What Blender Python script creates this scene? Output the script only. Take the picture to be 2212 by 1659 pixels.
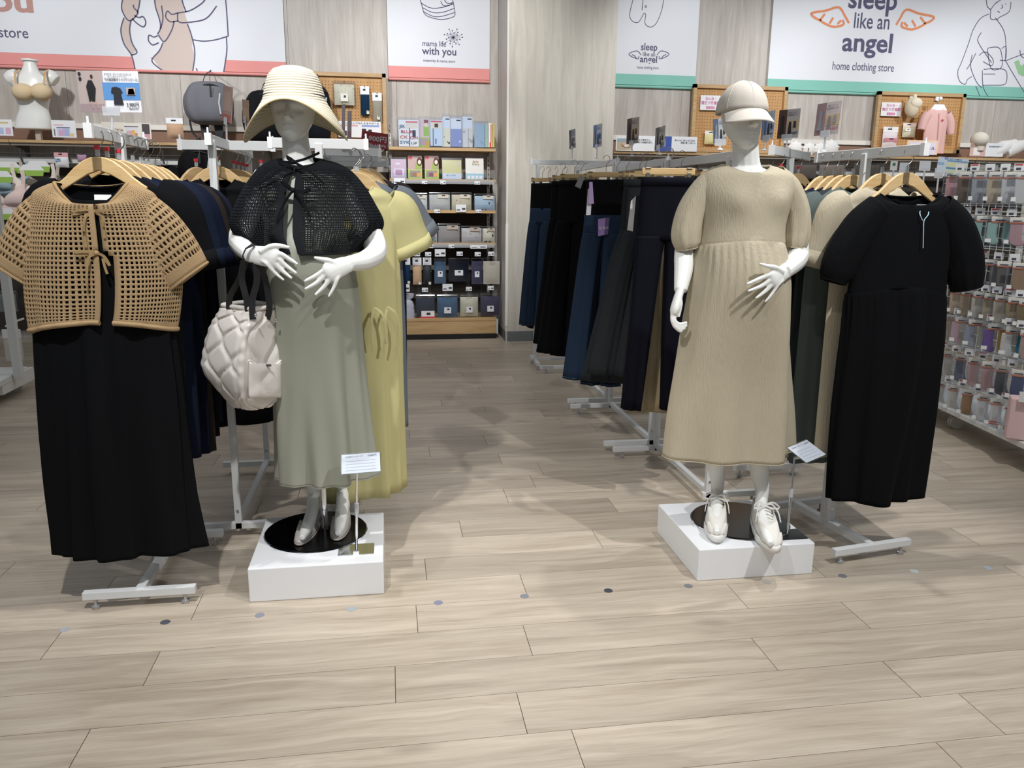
import bpy, bmesh, math, random
import numpy as np
from mathutils import Vector, Matrix
for o in list(bpy.data.objects): bpy.data.objects.remove(o)
SC = bpy.context.scene
COL = SC.collection
# ---------------------------------------------------------------- camera
FPX, CXP, CYP, CAMH = 1714.55, 1106.0, 829.5, 1.5
YAW, PIT, ROL = math.radians(8.884), math.radians(12.923), math.radians(.519)
_F = np.array([math.sin(YAW)*math.cos(PIT), math.cos(YAW)*math.cos(PIT), -math.sin(PIT)])
_r0 = np.array([math.cos(YAW), -math.sin(YAW), 0.]); _u0 = np.cross(_r0, _F)
_R = _r0*math.cos(ROL)+_u0*math.sin(ROL); _U = -_r0*math.sin(ROL)+_u0*math.cos(ROL)
cd = bpy.data.cameras.new('camera'); cam = bpy.data.objects.new('camera', cd); COL.objects.link(cam)
cd.sensor_fit = 'HORIZONTAL'; cd.sensor_width = 36.0; cd.lens = FPX/2212*36.0; cd.clip_end = 100
cam.matrix_world = Matrix(((_R[0], _U[0], -_F[0], 0), (_R[1], _U[1], -_F[1], 0), (_R[2], _U[2], -_F[2], CAMH), (0, 0, 0, 1)))
SC.camera = cam
def P(x, y, Y):            # a point of the place seen at photo pixel (x, y), at depth Y from the viewer
    d = _F+_R*(x-CXP)/FPX+_U*(CYP-y)/FPX
    p = d*(Y/d[1]); return Vector((p[0], p[1], CAMH+p[2]))
def G(x, y, z=0.0):        # the point at height z seen at pixel (x, y)
    d = _F+_R*(x-CXP)/FPX+_U*(CYP-y)/FPX
    p = d*((z-CAMH)/d[2]); return Vector((p[0], p[1], z))
# ---------------------------------------------------------------- world, lights, exposure
SC.view_settings.view_transform = 'Standard'; SC.view_settings.look = 'None'
SC.view_settings.exposure = 0.0; SC.view_settings.gamma = 1.0; SC.view_settings.use_curve_mapping = False
wd = bpy.data.worlds.new('store_ambient'); SC.world = wd; wd.use_nodes = True
wd.node_tree.nodes['Background'].inputs[0].default_value = (.90, .95, 1, 1)
wd.node_tree.nodes['Background'].inputs[1].default_value = 0.23
def spot(name, loc, to, power, ang=75, blend=.6, size=.035, col=(1, .995, .985)):
    l = bpy.data.lights.new(name, 'SPOT'); o = bpy.data.objects.new(name, l); COL.objects.link(o)
    l.energy = power; l.spot_size = math.radians(ang); l.spot_blend = blend; l.shadow_soft_size = size; l.color = col
    o.location = loc; o.rotation_euler = (Vector(to)-Vector(loc)).to_track_quat('-Z', 'Y').to_euler(); return o
def area(name, loc, to, power, sx, sy, col=(1, 1, 1)):
    l = bpy.data.lights.new(name, 'AREA'); o = bpy.data.objects.new(name, l); COL.objects.link(o)
    l.energy = power; l.shape = 'RECTANGLE'; l.size = sx; l.size_y = sy; l.color = col
    o.location = loc; o.rotation_euler = (Vector(to)-Vector(loc)).to_track_quat('-Z', 'Y').to_euler(); return o
spot('sock_rack_fill', (-.75, 1.2, 3.7), (-.35, 3.1, .8), 300, 62)
spot('sock_rack_fill', (2.25, 1.15, 3.7), (1.45, 3.0, .8), 300, 62)
spot('sock_rack_fill', (1.95, 3.25, 3.7), (1.45, 2.95, .6), 150, 58)
spot('sock_rack_fill', (-.45, 2.75, 3.7), (-.3, 3.0, .6), 110, 58)
spot('sock_rack_fill', (.4, .6, 3.7), (.3, 2.2, 0), 50, 80)
for x, e in ((-3.3, 165), (-1.2, 165), (.6, 165), (3.2, 165), (5.2, 165), (7.2, 165)):
    spot('shelf_fill', (x, 6.6, 3.75), (x+.3, 9.3, 2.4), e, 85, .8, .08)
spot('sock_rack_fill', (2.9, 2.5, 3.7), (3.75, 4.5, .9), 190, 50)  # unseen lamp added to brighten the sock rack
spot('shelf_fill', (.75, 4.7, 3.7), (.62, 9.0, 1.15), 260, 34, .7, .08)  # extra spot added to lift the goods on the centre shelf unit
area('ceiling_fill', (.4, 2.2, 3.8), (.4, 2.2, 0), 15, 5, 2.2)  # area fill added overhead for soft ambient light, not a real fitting
area('ceiling_fill', (1.0, 6.4, 3.8), (1.0, 6.4, 0), 40, 9, 1.2)  # second added ambient fill, over the back of the shop
# ---------------------------------------------------------------- materials
def lin(c):
    if isinstance(c, str): c = [int(c[i:i+2], 16) for i in (0, 2, 4)]
    if max(c) > 1.001: c = [v/255 for v in c]
    return tuple(((v/12.92) if v <= .04045 else ((v+.055)/1.055)**2.4) for v in c)+(1.0,)
MC = {}
def N(nt, t, **k):
    n = nt.nodes.new(t)
    for a, b in k.items():
        if a.startswith('i_'): n.inputs[a[2:].replace('_', ' ')].default_value = b
        else: setattr(n, a, b)
    return n
def M(name, c, rough=.6, metal=0, var=0, vs=8, bump=0, bs=200, bst=(1, 1, 1), sheen=0, spec=.5, trans=0, coat=0, bd=.002):
    if name in MC: return MC[name]
    m = bpy.data.materials.new(name); MC[name] = m; m.use_nodes = True; nt = m.node_tree
    b = nt.nodes['Principled BSDF']; b.inputs['Base Color'].default_value = lin(c); b.inputs['Roughness'].default_value = rough
    b.inputs['Metallic'].default_value = metal; b.inputs['Specular IOR Level'].default_value = spec
    if sheen: b.inputs['Sheen Weight'].default_value = sheen; b.inputs['Sheen Roughness'].default_value = .5
    if coat: b.inputs['Coat Weight'].default_value = coat
    if trans: b.inputs['Transmission Weight'].default_value = trans
    tc = N(nt, 'ShaderNodeTexCoord')
    if var:
        n = N(nt, 'ShaderNodeTexNoise', i_Scale=vs, i_Detail=4.0); nt.links.new(tc.outputs['Object'], n.inputs['Vector'])
        mx = N(nt, 'ShaderNodeMix', data_type='RGBA'); cl = lin(c)
        mx.inputs[6].default_value = tuple(max(0, v*(1-var)) for v in cl[:3])+(1,); mx.inputs[7].default_value = tuple(min(1, v*(1+var)) for v in cl[:3])+(1,)
        nt.links.new(n.outputs['Fac'], mx.inputs[0]); nt.links.new(mx.outputs[2], b.inputs['Base Color'])
    if bump:
        mp = N(nt, 'ShaderNodeMapping'); mp.inputs['Scale'].default_value = bst; nt.links.new(tc.outputs['Object'], mp.inputs[0])
        n = N(nt, 'ShaderNodeTexNoise', i_Scale=bs, i_Detail=3.0); nt.links.new(mp.outputs[0], n.inputs['Vector'])
        bp = N(nt, 'ShaderNodeBump', i_Strength=bump, i_Distance=bd); nt.links.new(n.outputs['Fac'], bp.inputs['Height']); nt.links.new(bp.outputs[0], b.inputs['Normal'])
    return m
def wood(name, c1, c2, stretch=(1, 14, 14), sc=2.0, rough=.45, rnd=True, knots=0, bump=.05, tint=.08, contrast=(.3, .72)):
    if name in MC: return MC[name]
    m = bpy.data.materials.new(name); MC[name] = m; m.use_nodes = True; nt = m.node_tree; b = nt.nodes['Principled BSDF']
    b.inputs['Roughness'].default_value = rough; L = nt.links.new
    tc = N(nt, 'ShaderNodeTexCoord'); oi = N(nt, 'ShaderNodeObjectInfo')
    sc1 = N(nt, 'ShaderNodeVectorMath', operation='SCALE'); cb = N(nt, 'ShaderNodeCombineXYZ')
    L(oi.outputs['Random'], cb.inputs[0]); L(oi.outputs['Random'], cb.inputs[1]); L(oi.outputs['Random'], cb.inputs[2]); L(cb.outputs[0], sc1.inputs[0]); sc1.inputs['Scale'].default_value = 53.0 if rnd else 0
    ad = N(nt, 'ShaderNodeVectorMath', operation='ADD'); L(tc.outputs['Object'], ad.inputs[0]); L(sc1.outputs[0], ad.inputs[1])
    w = N(nt, 'ShaderNodeTexNoise', i_Scale=1.7, i_Detail=2.0); L(ad.outputs[0], w.inputs['Vector'])
    ws = N(nt, 'ShaderNodeVectorMath', operation='SCALE'); L(w.outputs['Color'], ws.inputs[0]); ws.inputs['Scale'].default_value = .09
    ad2 = N(nt, 'ShaderNodeVectorMath', operation='ADD'); L(ad.outputs[0], ad2.inputs[0]); L(ws.outputs[0], ad2.inputs[1])
    mp = N(nt, 'ShaderNodeMapping'); mp.inputs['Scale'].default_value = stretch; L(ad2.outputs[0], mp.inputs[0])
    n1 = N(nt, 'ShaderNodeTexNoise', i_Scale=sc, i_Detail=7.0, i_Roughness=.62, i_Distortion=.6); L(mp.outputs[0], n1.inputs['Vector'])
    mp2 = N(nt, 'ShaderNodeMapping'); mp2.inputs['Scale'].default_value = tuple(s*(.5 if s == min(stretch) else 3.0) for s in stretch); L(ad.outputs[0], mp2.inputs[0])
    n2 = N(nt, 'ShaderNodeTexNoise', i_Scale=sc*3, i_Detail=3.0); L(mp2.outputs[0], n2.inputs['Vector'])
    r = N(nt, 'ShaderNodeValToRGB'); r.color_ramp.elements[0].position = contrast[0]; r.color_ramp.elements[1].position = contrast[1]
    r.color_ramp.elements[0].color = lin(c1); r.color_ramp.elements[1].color = lin(c2)
    ma = N(nt, 'ShaderNodeMath', operation='MULTIPLY_ADD'); L(n2.outputs['Fac'], ma.inputs[0]); ma.inputs[1].default_value = .3; 
    ms = N(nt, 'ShaderNodeMath', operation='MULTIPLY_ADD'); L(n1.outputs['Fac'], ms.inputs[0]); ms.inputs[1].default_value = .85; ms.inputs[2].default_value = -.08
    L(ms.outputs[0], ma.inputs[2]); L(ma.outputs[0], r.inputs[0])
    hs = N(nt, 'ShaderNodeHueSaturation'); L(r.outputs[0], hs.inputs['Color'])
    mv = N(nt, 'ShaderNodeMath', operation='MULTIPLY_ADD'); L(oi.outputs['Random'], mv.inputs[0]); mv.inputs[1].default_value = 2*tint if rnd else 0; mv.inputs[2].default_value = 1-tint if rnd else 1
    L(mv.outputs[0], hs.inputs['Value'])
    out = hs.outputs[0]
    if knots:
        mk = N(nt, 'ShaderNodeMapping'); mk.inputs['Scale'].default_value = (1.1, 3.2, 1); L(ad2.outputs[0], mk.inputs[0])
        vo = N(nt, 'ShaderNodeTexVoronoi', i_Scale=1.15); L(mk.outputs[0], vo.inputs['Vector'])
        rk = N(nt, 'ShaderNodeValToRGB'); rk.color_ramp.elements[0].position = .02; rk.color_ramp.elements[1].position = .13
        rk.color_ramp.elements[0].color = (knots*.6, knots*.6, knots*.6, 1); rk.color_ramp.elements[1].color = (0, 0, 0, 1); L(vo.outputs['Distance'], rk.inputs[0])
        mx = N(nt, 'ShaderNodeMix', data_type='RGBA'); L(rk.outputs[0], mx.inputs[0]); L(out, mx.inputs[6]); mx.inputs[7].default_value = tuple(v*.45 for v in lin(c1)[:3])+(1,)
        out = mx.outputs[2]
    L(out, b.inputs['Base Color'])
    bp = N(nt, 'ShaderNodeBump', i_Strength=bump, i_Distance=.002); L(n2.outputs['Fac'], bp.inputs['Height']); L(bp.outputs[0], b.inputs['Normal'])
    return m
def clear(name, tint=(.95, .97, 1), a=.12, rough=.06):
    if name in MC: return MC[name]
    m = bpy.data.materials.new(name); MC[name] = m; m.use_nodes = True; nt = m.node_tree; nt.nodes.remove(nt.nodes['Principled BSDF'])
    t = N(nt, 'ShaderNodeBsdfTransparent'); t.inputs[0].default_value = tuple(tint)+(1,); g = N(nt, 'ShaderNodeBsdfPrincipled' if a >= .2 else 'ShaderNodeBsdfGlossy')
    g.inputs[0].default_value = (.85, .87, .9, 1); g.inputs['Roughness'].default_value = rough
    fr = N(nt, 'ShaderNodeLayerWeight', i_Blend=.35); ma = N(nt, 'ShaderNodeMath', operation='MULTIPLY_ADD'); ma.inputs[1].default_value = .32; ma.inputs[2].default_value = a
    nt.links.new(fr.outputs['Fresnel'], ma.inputs[0]); mx = N(nt, 'ShaderNodeMixShader'); nt.links.new(ma.outputs[0], mx.inputs[0]); nt.links.new(t.outputs[0], mx.inputs[1]); nt.links.new(g.outputs[0], mx.inputs[2])
    nt.links.new(mx.outputs[0], nt.nodes['Material Output'].inputs[0]); return m
def fabric(name, c, var=.08, bump=.35, bs=350, rough=.92, bst=(1, 1, 1), sheen=0, spec=.12): return M(name, c, rough, var=var, vs=5, bump=bump, bs=bs, bst=bst, sheen=sheen, spec=spec)
WHITE = lambda: M('white_paint', 'f2f3f4', .35)
def colr(c, rough=.55): return M('colour_'+c, c, rough)
# ---------------------------------------------------------------- mesh building
class MB:
    def __init__(s): s.v = []; s.f = []
    def add(s, v, f):
        b = len(s.v); s.v += [tuple(p) for p in v]; s.f += [tuple(i+b for i in q) for q in f]; return s
    def box(s, c, d, rz=0, rot=None):
        m = rot if rot is not None else Matrix.Rotation(rz, 3, 'Z'); c = Vector(c)
        v = [c+m@Vector((x*d[0]/2, y*d[1]/2, z*d[2]/2)) for z in (-1, 1) for y in (-1, 1) for x in (-1, 1)]
        return s.add(v, [(0, 2, 3, 1), (4, 5, 7, 6), (0, 1, 5, 4), (2, 6, 7, 3), (0, 4, 6, 2), (1, 3, 7, 5)])
    def bar(s, a, b, w, h=None):           # square bar from a to b
        a, b = Vector(a), Vector(b); d = b-a; h = h or w
        return s.box((a+b)/2, (w, d.length, h), rot=basis(d))
    def tube(s, pts, r, n=8, cap=True, flat=1.0, up=None):
        pts = [Vector(p) for p in pts]; k = len(pts); rs = r if isinstance(r, (list, tuple)) else [r]*k; b = len(s.v); nx = None
        for i, p in enumerate(pts):
            t = (pts[min(i+1, k-1)]-pts[max(i-1, 0)]).normalized()
            if nx is None:
                nx = (Vector(up) if up else (Vector((0, 0, 1)) if abs(t.z) < .9 else Vector((0, 1, 0))))
            nx = (nx-t*nx.dot(t)); nx = nx.normalized() if nx.length > 1e-6 else t.orthogonal().normalized(); ny = t.cross(nx)
            for j in range(n):
                a = 2*math.pi*j/n; s.v.append(tuple(p+nx*(math.cos(a)*rs[i]*flat)+ny*(math.sin(a)*rs[i])))
        for i in range(k-1):
            for j in range(n): s.f.append((b+i*n+j, b+i*n+(j+1) % n, b+(i+1)*n+(j+1) % n, b+(i+1)*n+j))
        if cap: s.f.append(tuple(b+j for j in range(n))[::-1]); s.f.append(tuple(b+(k-1)*n+j for j in range(n)))
        return s
    def loft(s, rings, cap=(0, 0), closed=True):
        b = len(s.v); n = len(rings[0])
        for r in rings: s.v += [tuple(p) for p in r]
        for i in range(len(rings)-1):
            for j in range(n if closed else n-1): s.f.append((b+i*n+j, b+i*n+(j+1) % n, b+(i+1)*n+(j+1) % n, b+(i+1)*n+j))
        if cap[0]: s.f.append(tuple(b+j for j in range(n))[::-1])
        if cap[1]: s.f.append(tuple(b+(len(rings)-1)*n+j for j in range(n)))
        return s
    def lathe(s, prof, c=(0, 0, 0), n=24, cap=(1, 1)):
        c = Vector(c); return s.loft([[c+Vector((r*math.cos(2*math.pi*j/n), r*math.sin(2*math.pi*j/n), z)) for j in range(n)] for r, z in prof], cap)
    def prism(s, poly, o, ux, uy, d):      # 2d outline in the plane (ux, uy) at o, thickness d along ux x uy
        o, ux, uy = Vector(o), Vector(ux), Vector(uy); nz = ux.cross(uy).normalized(); k = len(poly); b = len(s.v)
        for e in (0, d): s.v += [tuple(o+ux*x+uy*y+nz*e) for x, y in poly]
        s.f.append(tuple(b+i for i in range(k))[::-1]); s.f.append(tuple(b+k+i for i in range(k)))
        for i in range(k): s.f.append((b+i, b+(i+1) % k, b+k+(i+1) % k, b+k+i))
        return s
    def ribbon(s, pts, w, side, th=.0015):  # flat strap along pts, width direction 'side'
        pts = [Vector(p) for p in pts]; k = len(pts); rings = []
        for i, p in enumerate(pts):
            t = (pts[min(i+1, k-1)]-pts[max(i-1, 0)]).normalized(); sd = side[i] if isinstance(side, list) else side
            a = Vector(sd); a = (a-t*a.dot(t)).normalized(); nn = t.cross(a); ww = w[i] if isinstance(w, (list, tuple)) else w
            rings.append([p+a*ww/2+nn*th/2, p-a*ww/2+nn*th/2, p-a*ww/2-nn*th/2, p+a*ww/2-nn*th/2])
        return s.loft(rings, (1, 1))
    def ell(s, c, r, n=14, m=9, rot=None):
        c = Vector(c); R = rot or Matrix.Identity(3); rings = []
        for i in range(m+1):
            a = math.pi*(i/m)-math.pi/2; a = max(-1.5, min(1.5, a))
            rings.append([c+R@Vector((r[0]*math.cos(a)*math.cos(2*math.pi*j/n), r[1]*math.cos(a)*math.sin(2*math.pi*j/n), r[2]*math.sin(a))) for j in range(n)])
        return s.loft(rings, (1, 1))
def basis(d):                              # rotation whose Y axis is d, Z as upright as possible
    y = Vector(d).normalized(); z = Vector((0, 0, 1)); z = z-y*z.dot(y)
    z = z.normalized() if z.length > 1e-4 else Vector((1, 0, 0)); x = y.cross(z); return Matrix((x, y, z)).transposed()
def obj(name, mb, mat, parent=None, smooth=False, w=False, bevel=0, solid=0, sub=0, off=None, seg=2):
    me = bpy.data.meshes.new(name); vs = mb.v
    if w and parent is not None:
        L = parent.location; L = (L if parent.parent is None else parent.parent.location+L); vs = [(x-L[0], y-L[1], z-L[2]) for x, y, z in vs]
    me.from_pydata(vs, [], mb.f); me.update()
    if smooth: me.polygons.foreach_set('use_smooth', [True]*len(me.polygons))
    o = bpy.data.objects.new(name, me); COL.objects.link(o)
    if mat: me.materials.append(mat)
    if parent is not None: o.parent = parent
    if solid: md = o.modifiers.new('thickness', 'SOLIDIFY'); md.thickness = solid; md.offset = 0 if off is None else off
    if bevel: md = o.modifiers.new('bevel', 'BEVEL'); md.width = bevel; md.segments = seg; md.limit_method = 'ANGLE'; md.angle_limit = .6
    if sub: md = o.modifiers.new('sub', 'SUBSURF'); md.levels = sub; md.render_levels = sub
    if smooth and not sub:
        try: me.set_sharp_from_angle(angle=.9)
        except Exception: pass
    return o
def tag(o, label, cat, group=None, kind=None):
    if label: o['label'] = label
    if cat: o['category'] = cat
    if group: o['group'] = group
    if kind: o['kind'] = kind
    return o
def thing(name, label, cat, loc=(0, 0, 0), rz=0, group=None):
    o = bpy.data.objects.new(name, None); COL.objects.link(o); o.empty_display_size = .05
    o.location = loc; o.rotation_euler = (0, 0, rz); return tag(o, label, cat, group)
def dup(root, loc=None, rz=None, label=None, parent=None):
    r = root.copy(); COL.objects.link(r)
    if loc is not None: r.location = loc
    if rz is not None: r.rotation_euler = (0, 0, rz)
    if label: r['label'] = label
    if parent is not None: r.parent = parent
    for ch in list(root.children): dup(ch, parent=r)
    return r
def struct(o): o['kind'] = 'structure'; return o
def crom(xs, k):                           # smooth interpolation of rows of numbers, k steps a span
    a = np.array(xs, float); n = len(a); out = []
    for i in range(n-1):
        p0, p1, p2, p3 = a[max(i-1, 0)], a[i], a[i+1], a[min(i+2, n-1)]
        for j in range(k):
            t = j/k; out.append(.5*((2*p1)+(-p0+p2)*t+(2*p0-5*p1+4*p2-p3)*t*t+(-p0+3*p1-3*p2+p3)*t**3))
    out.append(a[-1]); return np.array(out)
def curve3(pts, k=6): return [Vector(p) for p in crom([tuple(p) for p in pts], k)]
def text(s, h, o, ux, uy, mat, parent=None, name='lettering', bold=0, align='LEFT', w=True, width=None):
    cu = bpy.data.curves.new('t', 'FONT'); cu.body = s; cu.size = h; cu.align_x = align; cu.offset = bold*h; cu.resolution_u = 3
    t = bpy.data.objects.new('t', cu); COL.objects.link(t); dg = bpy.context.evaluated_depsgraph_get(); me = bpy.data.meshes.new_from_object(t.evaluated_get(dg))
    bpy.data.objects.remove(t); bpy.data.curves.remove(cu); o = Vector(o); ux, uy = Vector(ux).normalized(), Vector(uy).normalized(); sx = 1
    if width and len(me.vertices):
        xs = [v.co.x for v in me.vertices]; sx = width/max(1e-6, max(xs)-min(xs))
    L = Vector((0, 0, 0))
    if parent is not None and w: L = parent.location if parent.parent is None else parent.parent.location+parent.location
    for v in me.vertices: v.co = o+ux*v.co.x*sx+uy*v.co.y-L
    me.materials.clear(); me.materials.append(mat); me.name = name
    ob = bpy.data.objects.new(name, me); COL.objects.link(ob)
    if parent is not None: ob.parent = parent
    return ob
X, Yv, Z = Vector((1, 0, 0)), Vector((0, 1, 0)), Vector((0, 0, 1))
R = random.Random(4)
# ================================================================ the setting
WY = 9.3                                    # the back wall
PL = wood('floor_oak', '998b7a', 'cbbfae', (1, 15, 15), 1.5, .36, True, .8, .05, .13, (.25, .75))
fl = MB().box((1.6, 4.5, -.03), (17, 13, .04)); floor = struct(obj('floor', fl, M('floor_joint', '8c7c69', .8)))
PLEN, PWID = 1.25, .2
known = {9: .494, 10: .364, 11: -.011, 12: .451, 13: .072, 14: .505, 15: .123, 17: .307, 19: .579}
pm = obj('plank', MB().box((0, 0, -.005), (PLEN-.0022, PWID-.0016, .01)), PL, floor); bpy.data.objects.remove(pm); pmesh = bpy.data.meshes['plank']
rest = MB()
for k in range(-6, 47):
    y = -.02+.2*k+.1; off = known.get(k, R.uniform(0, PLEN)) % PLEN
    for j in range(-6, 9):
        x = off+j*PLEN+PLEN/2
        if y > 1.7 and y < WY and -.5*y-.9 < x < .92*y+.8:
            o = bpy.data.objects.new('plank', pmesh); COL.objects.link(o); o.location = (x, y, 0); o.parent = floor
        elif y < WY: rest.box((x, y, -.005), (PLEN-.0022, PWID-.0016, .01))
tag(obj('plank_surround', rest, PL, floor), None, None, kind='stuff')
WP = wood('wall_ash', 'aba49c', 'd8d2cc', (12, 12, .8), 1.3, .5, True, 0, .05, .03, (.28, .8))
wall = struct(obj('wall_back', MB().box((2, WY+.1, 2.1), (15, .17, 4.2)), M('wall_joint', '6f6a62', .8)))
def panels(x0, x1, yw, z0, z1, w, parent, ax='x', mat=None):
    n = max(1, round((x1-x0)/w)); d = (x1-x0)/n
    for i in range(n):
        c = x0+d*(i+.5)
        o = obj('wall_panel', MB().box((0, 0, 0), (d-.003, .016, z1-z0) if ax == 'x' else (.016, d-.003, z1-z0)), mat or WP, parent)
        o.location = (c, yw, (z0+z1)/2) if ax == 'x' else (yw, c, (z0+z1)/2)
panels(-5.5, 1.27, WY+.008, 0, 4.2, 1.09, wall); panels(2.4, 9.5, WY+.008, 0, 4.2, 1.09, wall)
CX0, CX1, CY0 = 1.262, 2.405, 8.55
colm = struct(obj('wall_column', MB().box(((CX0+CX1)/2, (CY0+WY)/2+.03, 2.1), (CX1-CX0-.03, WY-CY0-.03, 4.2)), M('wall_joint', '6f6a62', .8)))
WPc = wood('column_ash', 'b5aea2', 'd9d4ca', (12, 12, .8), 1.3, .5, True, 0, .05, .03, (.28, .8))
panels(CX0+.012, CX1, CY0+.008, .1, 4.2, 2, colm, 'x', WPc); panels(CY0, WY, CX0+.008, .1, 4.2, 2, colm, 'y'); panels(CY0, WY, CX1-.008, .1, 4.2, 2, colm, 'y')
obj('edge_trim', MB().box((CX0+.004, CY0+.004, 2.1), (.02, .02, 4.2)), colr('dedad2'), colm)
obj('corner_guard', MB().box((CX0+.004, CY0+.002, .72), (.028, .028, 1.1)), colr('e9e7e1'), colm)
gb = M('grey_baseboard', '6d7072', .5)
struct(obj('baseboard_column', MB().box(((CX0+CX1)/2, (CY0+WY)/2, .055), (CX1-CX0+.012, WY-CY0+.012, .11)), gb))
struct(obj('baseboard_back', MB().box((6, WY-.012, .055), (7.2, .012, .11)), gb))
# fabric banners along the top of the wall
INK = colr('625f7c', .8); BW = M('banner_cloth', 'eef1f8', .85, var=.02, vs=3); YB = WY-.03
def S(px, py): return P(px, py, YB-.0048)   # a point on the printed face of a banner
def stroke(pts, wpx, mb, closed=False, k=5, z=0.0):
    ps = [S(*p) for p in pts]
    if closed: ps.append(ps[0])
    ps = curve3(ps, k) if k > 1 else [Vector(p) for p in ps]; w = wpx*.0052; L_, R_ = [], []
    for i, p in enumerate(ps):
        t = (ps[min(i+1, len(ps)-1)]-ps[max(i-1, 0)]); t.y = 0; t = t.normalized() if t.length > 1e-6 else X; nn = Vector((-t.z, 0, t.x))
        L_.append(p+nn*w/2-Yv*z); R_.append(p-nn*w/2-Yv*z)
    b = len(mb.v); mb.v += [tuple(q) for q in L_+R_]; n = len(ps)
    for i in range(n-1): mb.f.append((b+i, b+i+1, b+n+i+1, b+n+i))
def fillp(pts, mb, k=4, z=0.0):
    ps = curve3([S(*p) for p in pts], k) if k > 1 else [S(*p) for p in pts]
    b = len(mb.v); mb.v += [tuple(p-Yv*z) for p in ps]; mb.f.append(tuple(range(b, b+len(ps))))
def banner(label, x0, x1, col, band=.145):
    zb = 2.785; t = thing('wall_banner', label, 'banner', ((x0+x1)/2, YB, zb))
    obj('banner_sheet', MB().box(((x0+x1)/2, YB, (zb+band+3.95)/2), (x1-x0, .006, 3.95-zb-band)), BW, t, w=True)
    obj('hem_band', MB().box(((x0+x1)/2, YB, zb+band/2+.015), (x1-x0, .007, band-.03)), M('band_'+col, col, .85, var=.04, vs=6), t, w=True)
    obj('weight_bar', MB().tube([(x0, YB, zb+.012), (x1, YB, zb+.012)], .014, 10), M('band_'+col, col, .85, var=.04, vs=6), t, True, w=True)
    return t
PINK, MINT = 'f0a09c', '8fcfc1'
b1 = banner('wide white banner with pink hem and line-drawn family, left end of wall', -5.2, -1.02, PINK)
b2 = banner('narrow white banner with pink hem reading mama life with you', .058, 1.166, PINK)
b3 = banner('narrow white banner with mint hem reading sleep like an angel', 2.6, 3.556, MINT)
b4 = banner('wide white banner with mint hem and large orange wings', 4.44, 9.4, MINT)
def wt(s, px, py, hpx, mat, par, bold=.01, wpx=None, align='LEFT'):
    a = S(px, py); return text(s, hpx*.0052*1.38, a, X, Z, mat, par, bold=bold, width=None if wpx is None else wpx*.0052, align=align)
# banner 1: store name and the line-drawn family
wt('store', -3, 80, 20, INK, b1, .006, 53); wt('ou', -22, 22, 42, colr('c79a92', .8), b1, .03, 78)
ink, tan, wht = MB(), MB(), MB()
fillp([(264, -5), (262, 22), (278, 45), (297, 28), (302, 5), (303, -8)], tan); fillp([(268, 38), (261, 65), (268, 95), (284, 119), (296, 112), (283, 88), (281, 60), (283, 45)], tan)
fillp([(330, -8), (336, 20), (345, 48), (343, 74), (353, 92), (340, 115), (328, 130), (345, 148), (360, 155), (417, 154), (421, 125), (418, 90), (406, 52), (398, 25), (390, -8)], tan)
wht = MB(); fillp([(284, 119), (297, 112), (330, 128), (345, 148), (360, 156), (292, 152)], wht, z=.0004); obj('print_white', wht, colr('eef1f8', .85), b1, w=True); wht = MB(); fillp([(417, 155), (421, 120), (417, 85), (492, 77), (490, 110), (483, 158)], wht, 2, z=.0004); obj('print_white', wht, colr('eef1f8', .85), b1, w=True)
for p in ([(266, -6), (263, 20), (279, 45), (298, 28), (290, 18), (288, 10)], [(303, -6), (300, 15), (296, 28)], [(285, 40), (298, 52), (310, 58), (315, 48), (309, 36), (300, 38), (290, 33)],
          [(268, 38), (261, 65), (268, 95), (284, 119), (292, 150)], [(283, 44), (280, 65), (285, 92), (296, 113), (284, 119)], [(334, -6), (336, 15), (344, 40), (347, 60), (340, 74)], [(349, 12), (352, 40), (347, 62)],
          [(392, -6), (396, 10), (402, 26)], [(376, 45), (371, 65), (355, 90), (342, 75)], [(352, 92), (344, 110), (328, 130), (342, 146), (358, 156)], [(405, 52), (414, 78), (421, 115), (416, 156)],
          [(343, 92), (330, 97), (321, 88), (322, 76), (332, 80), (341, 77)], [(385, 45), (368, 47), (358, 36), (362, 24), (371, 31), (384, 28)], [(384, 28), (386, 47), (410, 48), (445, 40), (468, 13)], [(384, 28), (410, 23), (435, 8), (445, -4)],
          [(487, -6), (490, 30), (493, 78)], [(417, 86), (440, 89), (466, 86), (493, 78)], [(489, 80), (490, 110), (483, 157)], [(424, 147), (427, 156)]): stroke(p, 2.4, ink, z=.001)
obj('print_fill', tan, colr('d8c8c1', .85), b1, w=True); None; obj('print_line', ink, INK, b1, w=True)
# banner 2: logo
ink = MB()
for p in ([(907, -4), (912, 14), (918, 31), (935, 39), (955, 42), (975, 38), (983, 31), (979, 5), (977, -6)], [(909, 6), (930, 17), (955, 16), (980, 8)], [(912, 16), (935, 27), (958, 26), (981, 18)], [(915, 25), (935, 35), (955, 35), (982, 27)], [(952, 2), (958, 12), (972, 11), (978, 4)], [(958, -4), (966, 7), (978, 6)]): stroke(p, 1.5, ink)
R2 = random.Random(3)
for i in range(22):
    a = 2*math.pi*i/22+R2.uniform(-.05, .05); l = (20, 15, 10)[i % 3]; c = (979, 81); e = (c[0]+l*math.cos(a), c[1]+l*math.sin(a)); stroke([c, e], .55, ink, k=1)
    fillp([(e[0]+1.5*math.cos(q), e[1]+1.5*math.sin(q)) for q in np.linspace(0, 6.2, 9)], ink, 1)
obj('print_line', ink, INK, b2, w=True)
wt('mama life', 912, 99, 11, INK, b2, .008, 49); wt('with you', 912, 117, 15, INK, b2, .018, 72); wt('maternity & mama store', 914, 133, 5.5, INK, b2, .01, 67)
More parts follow.
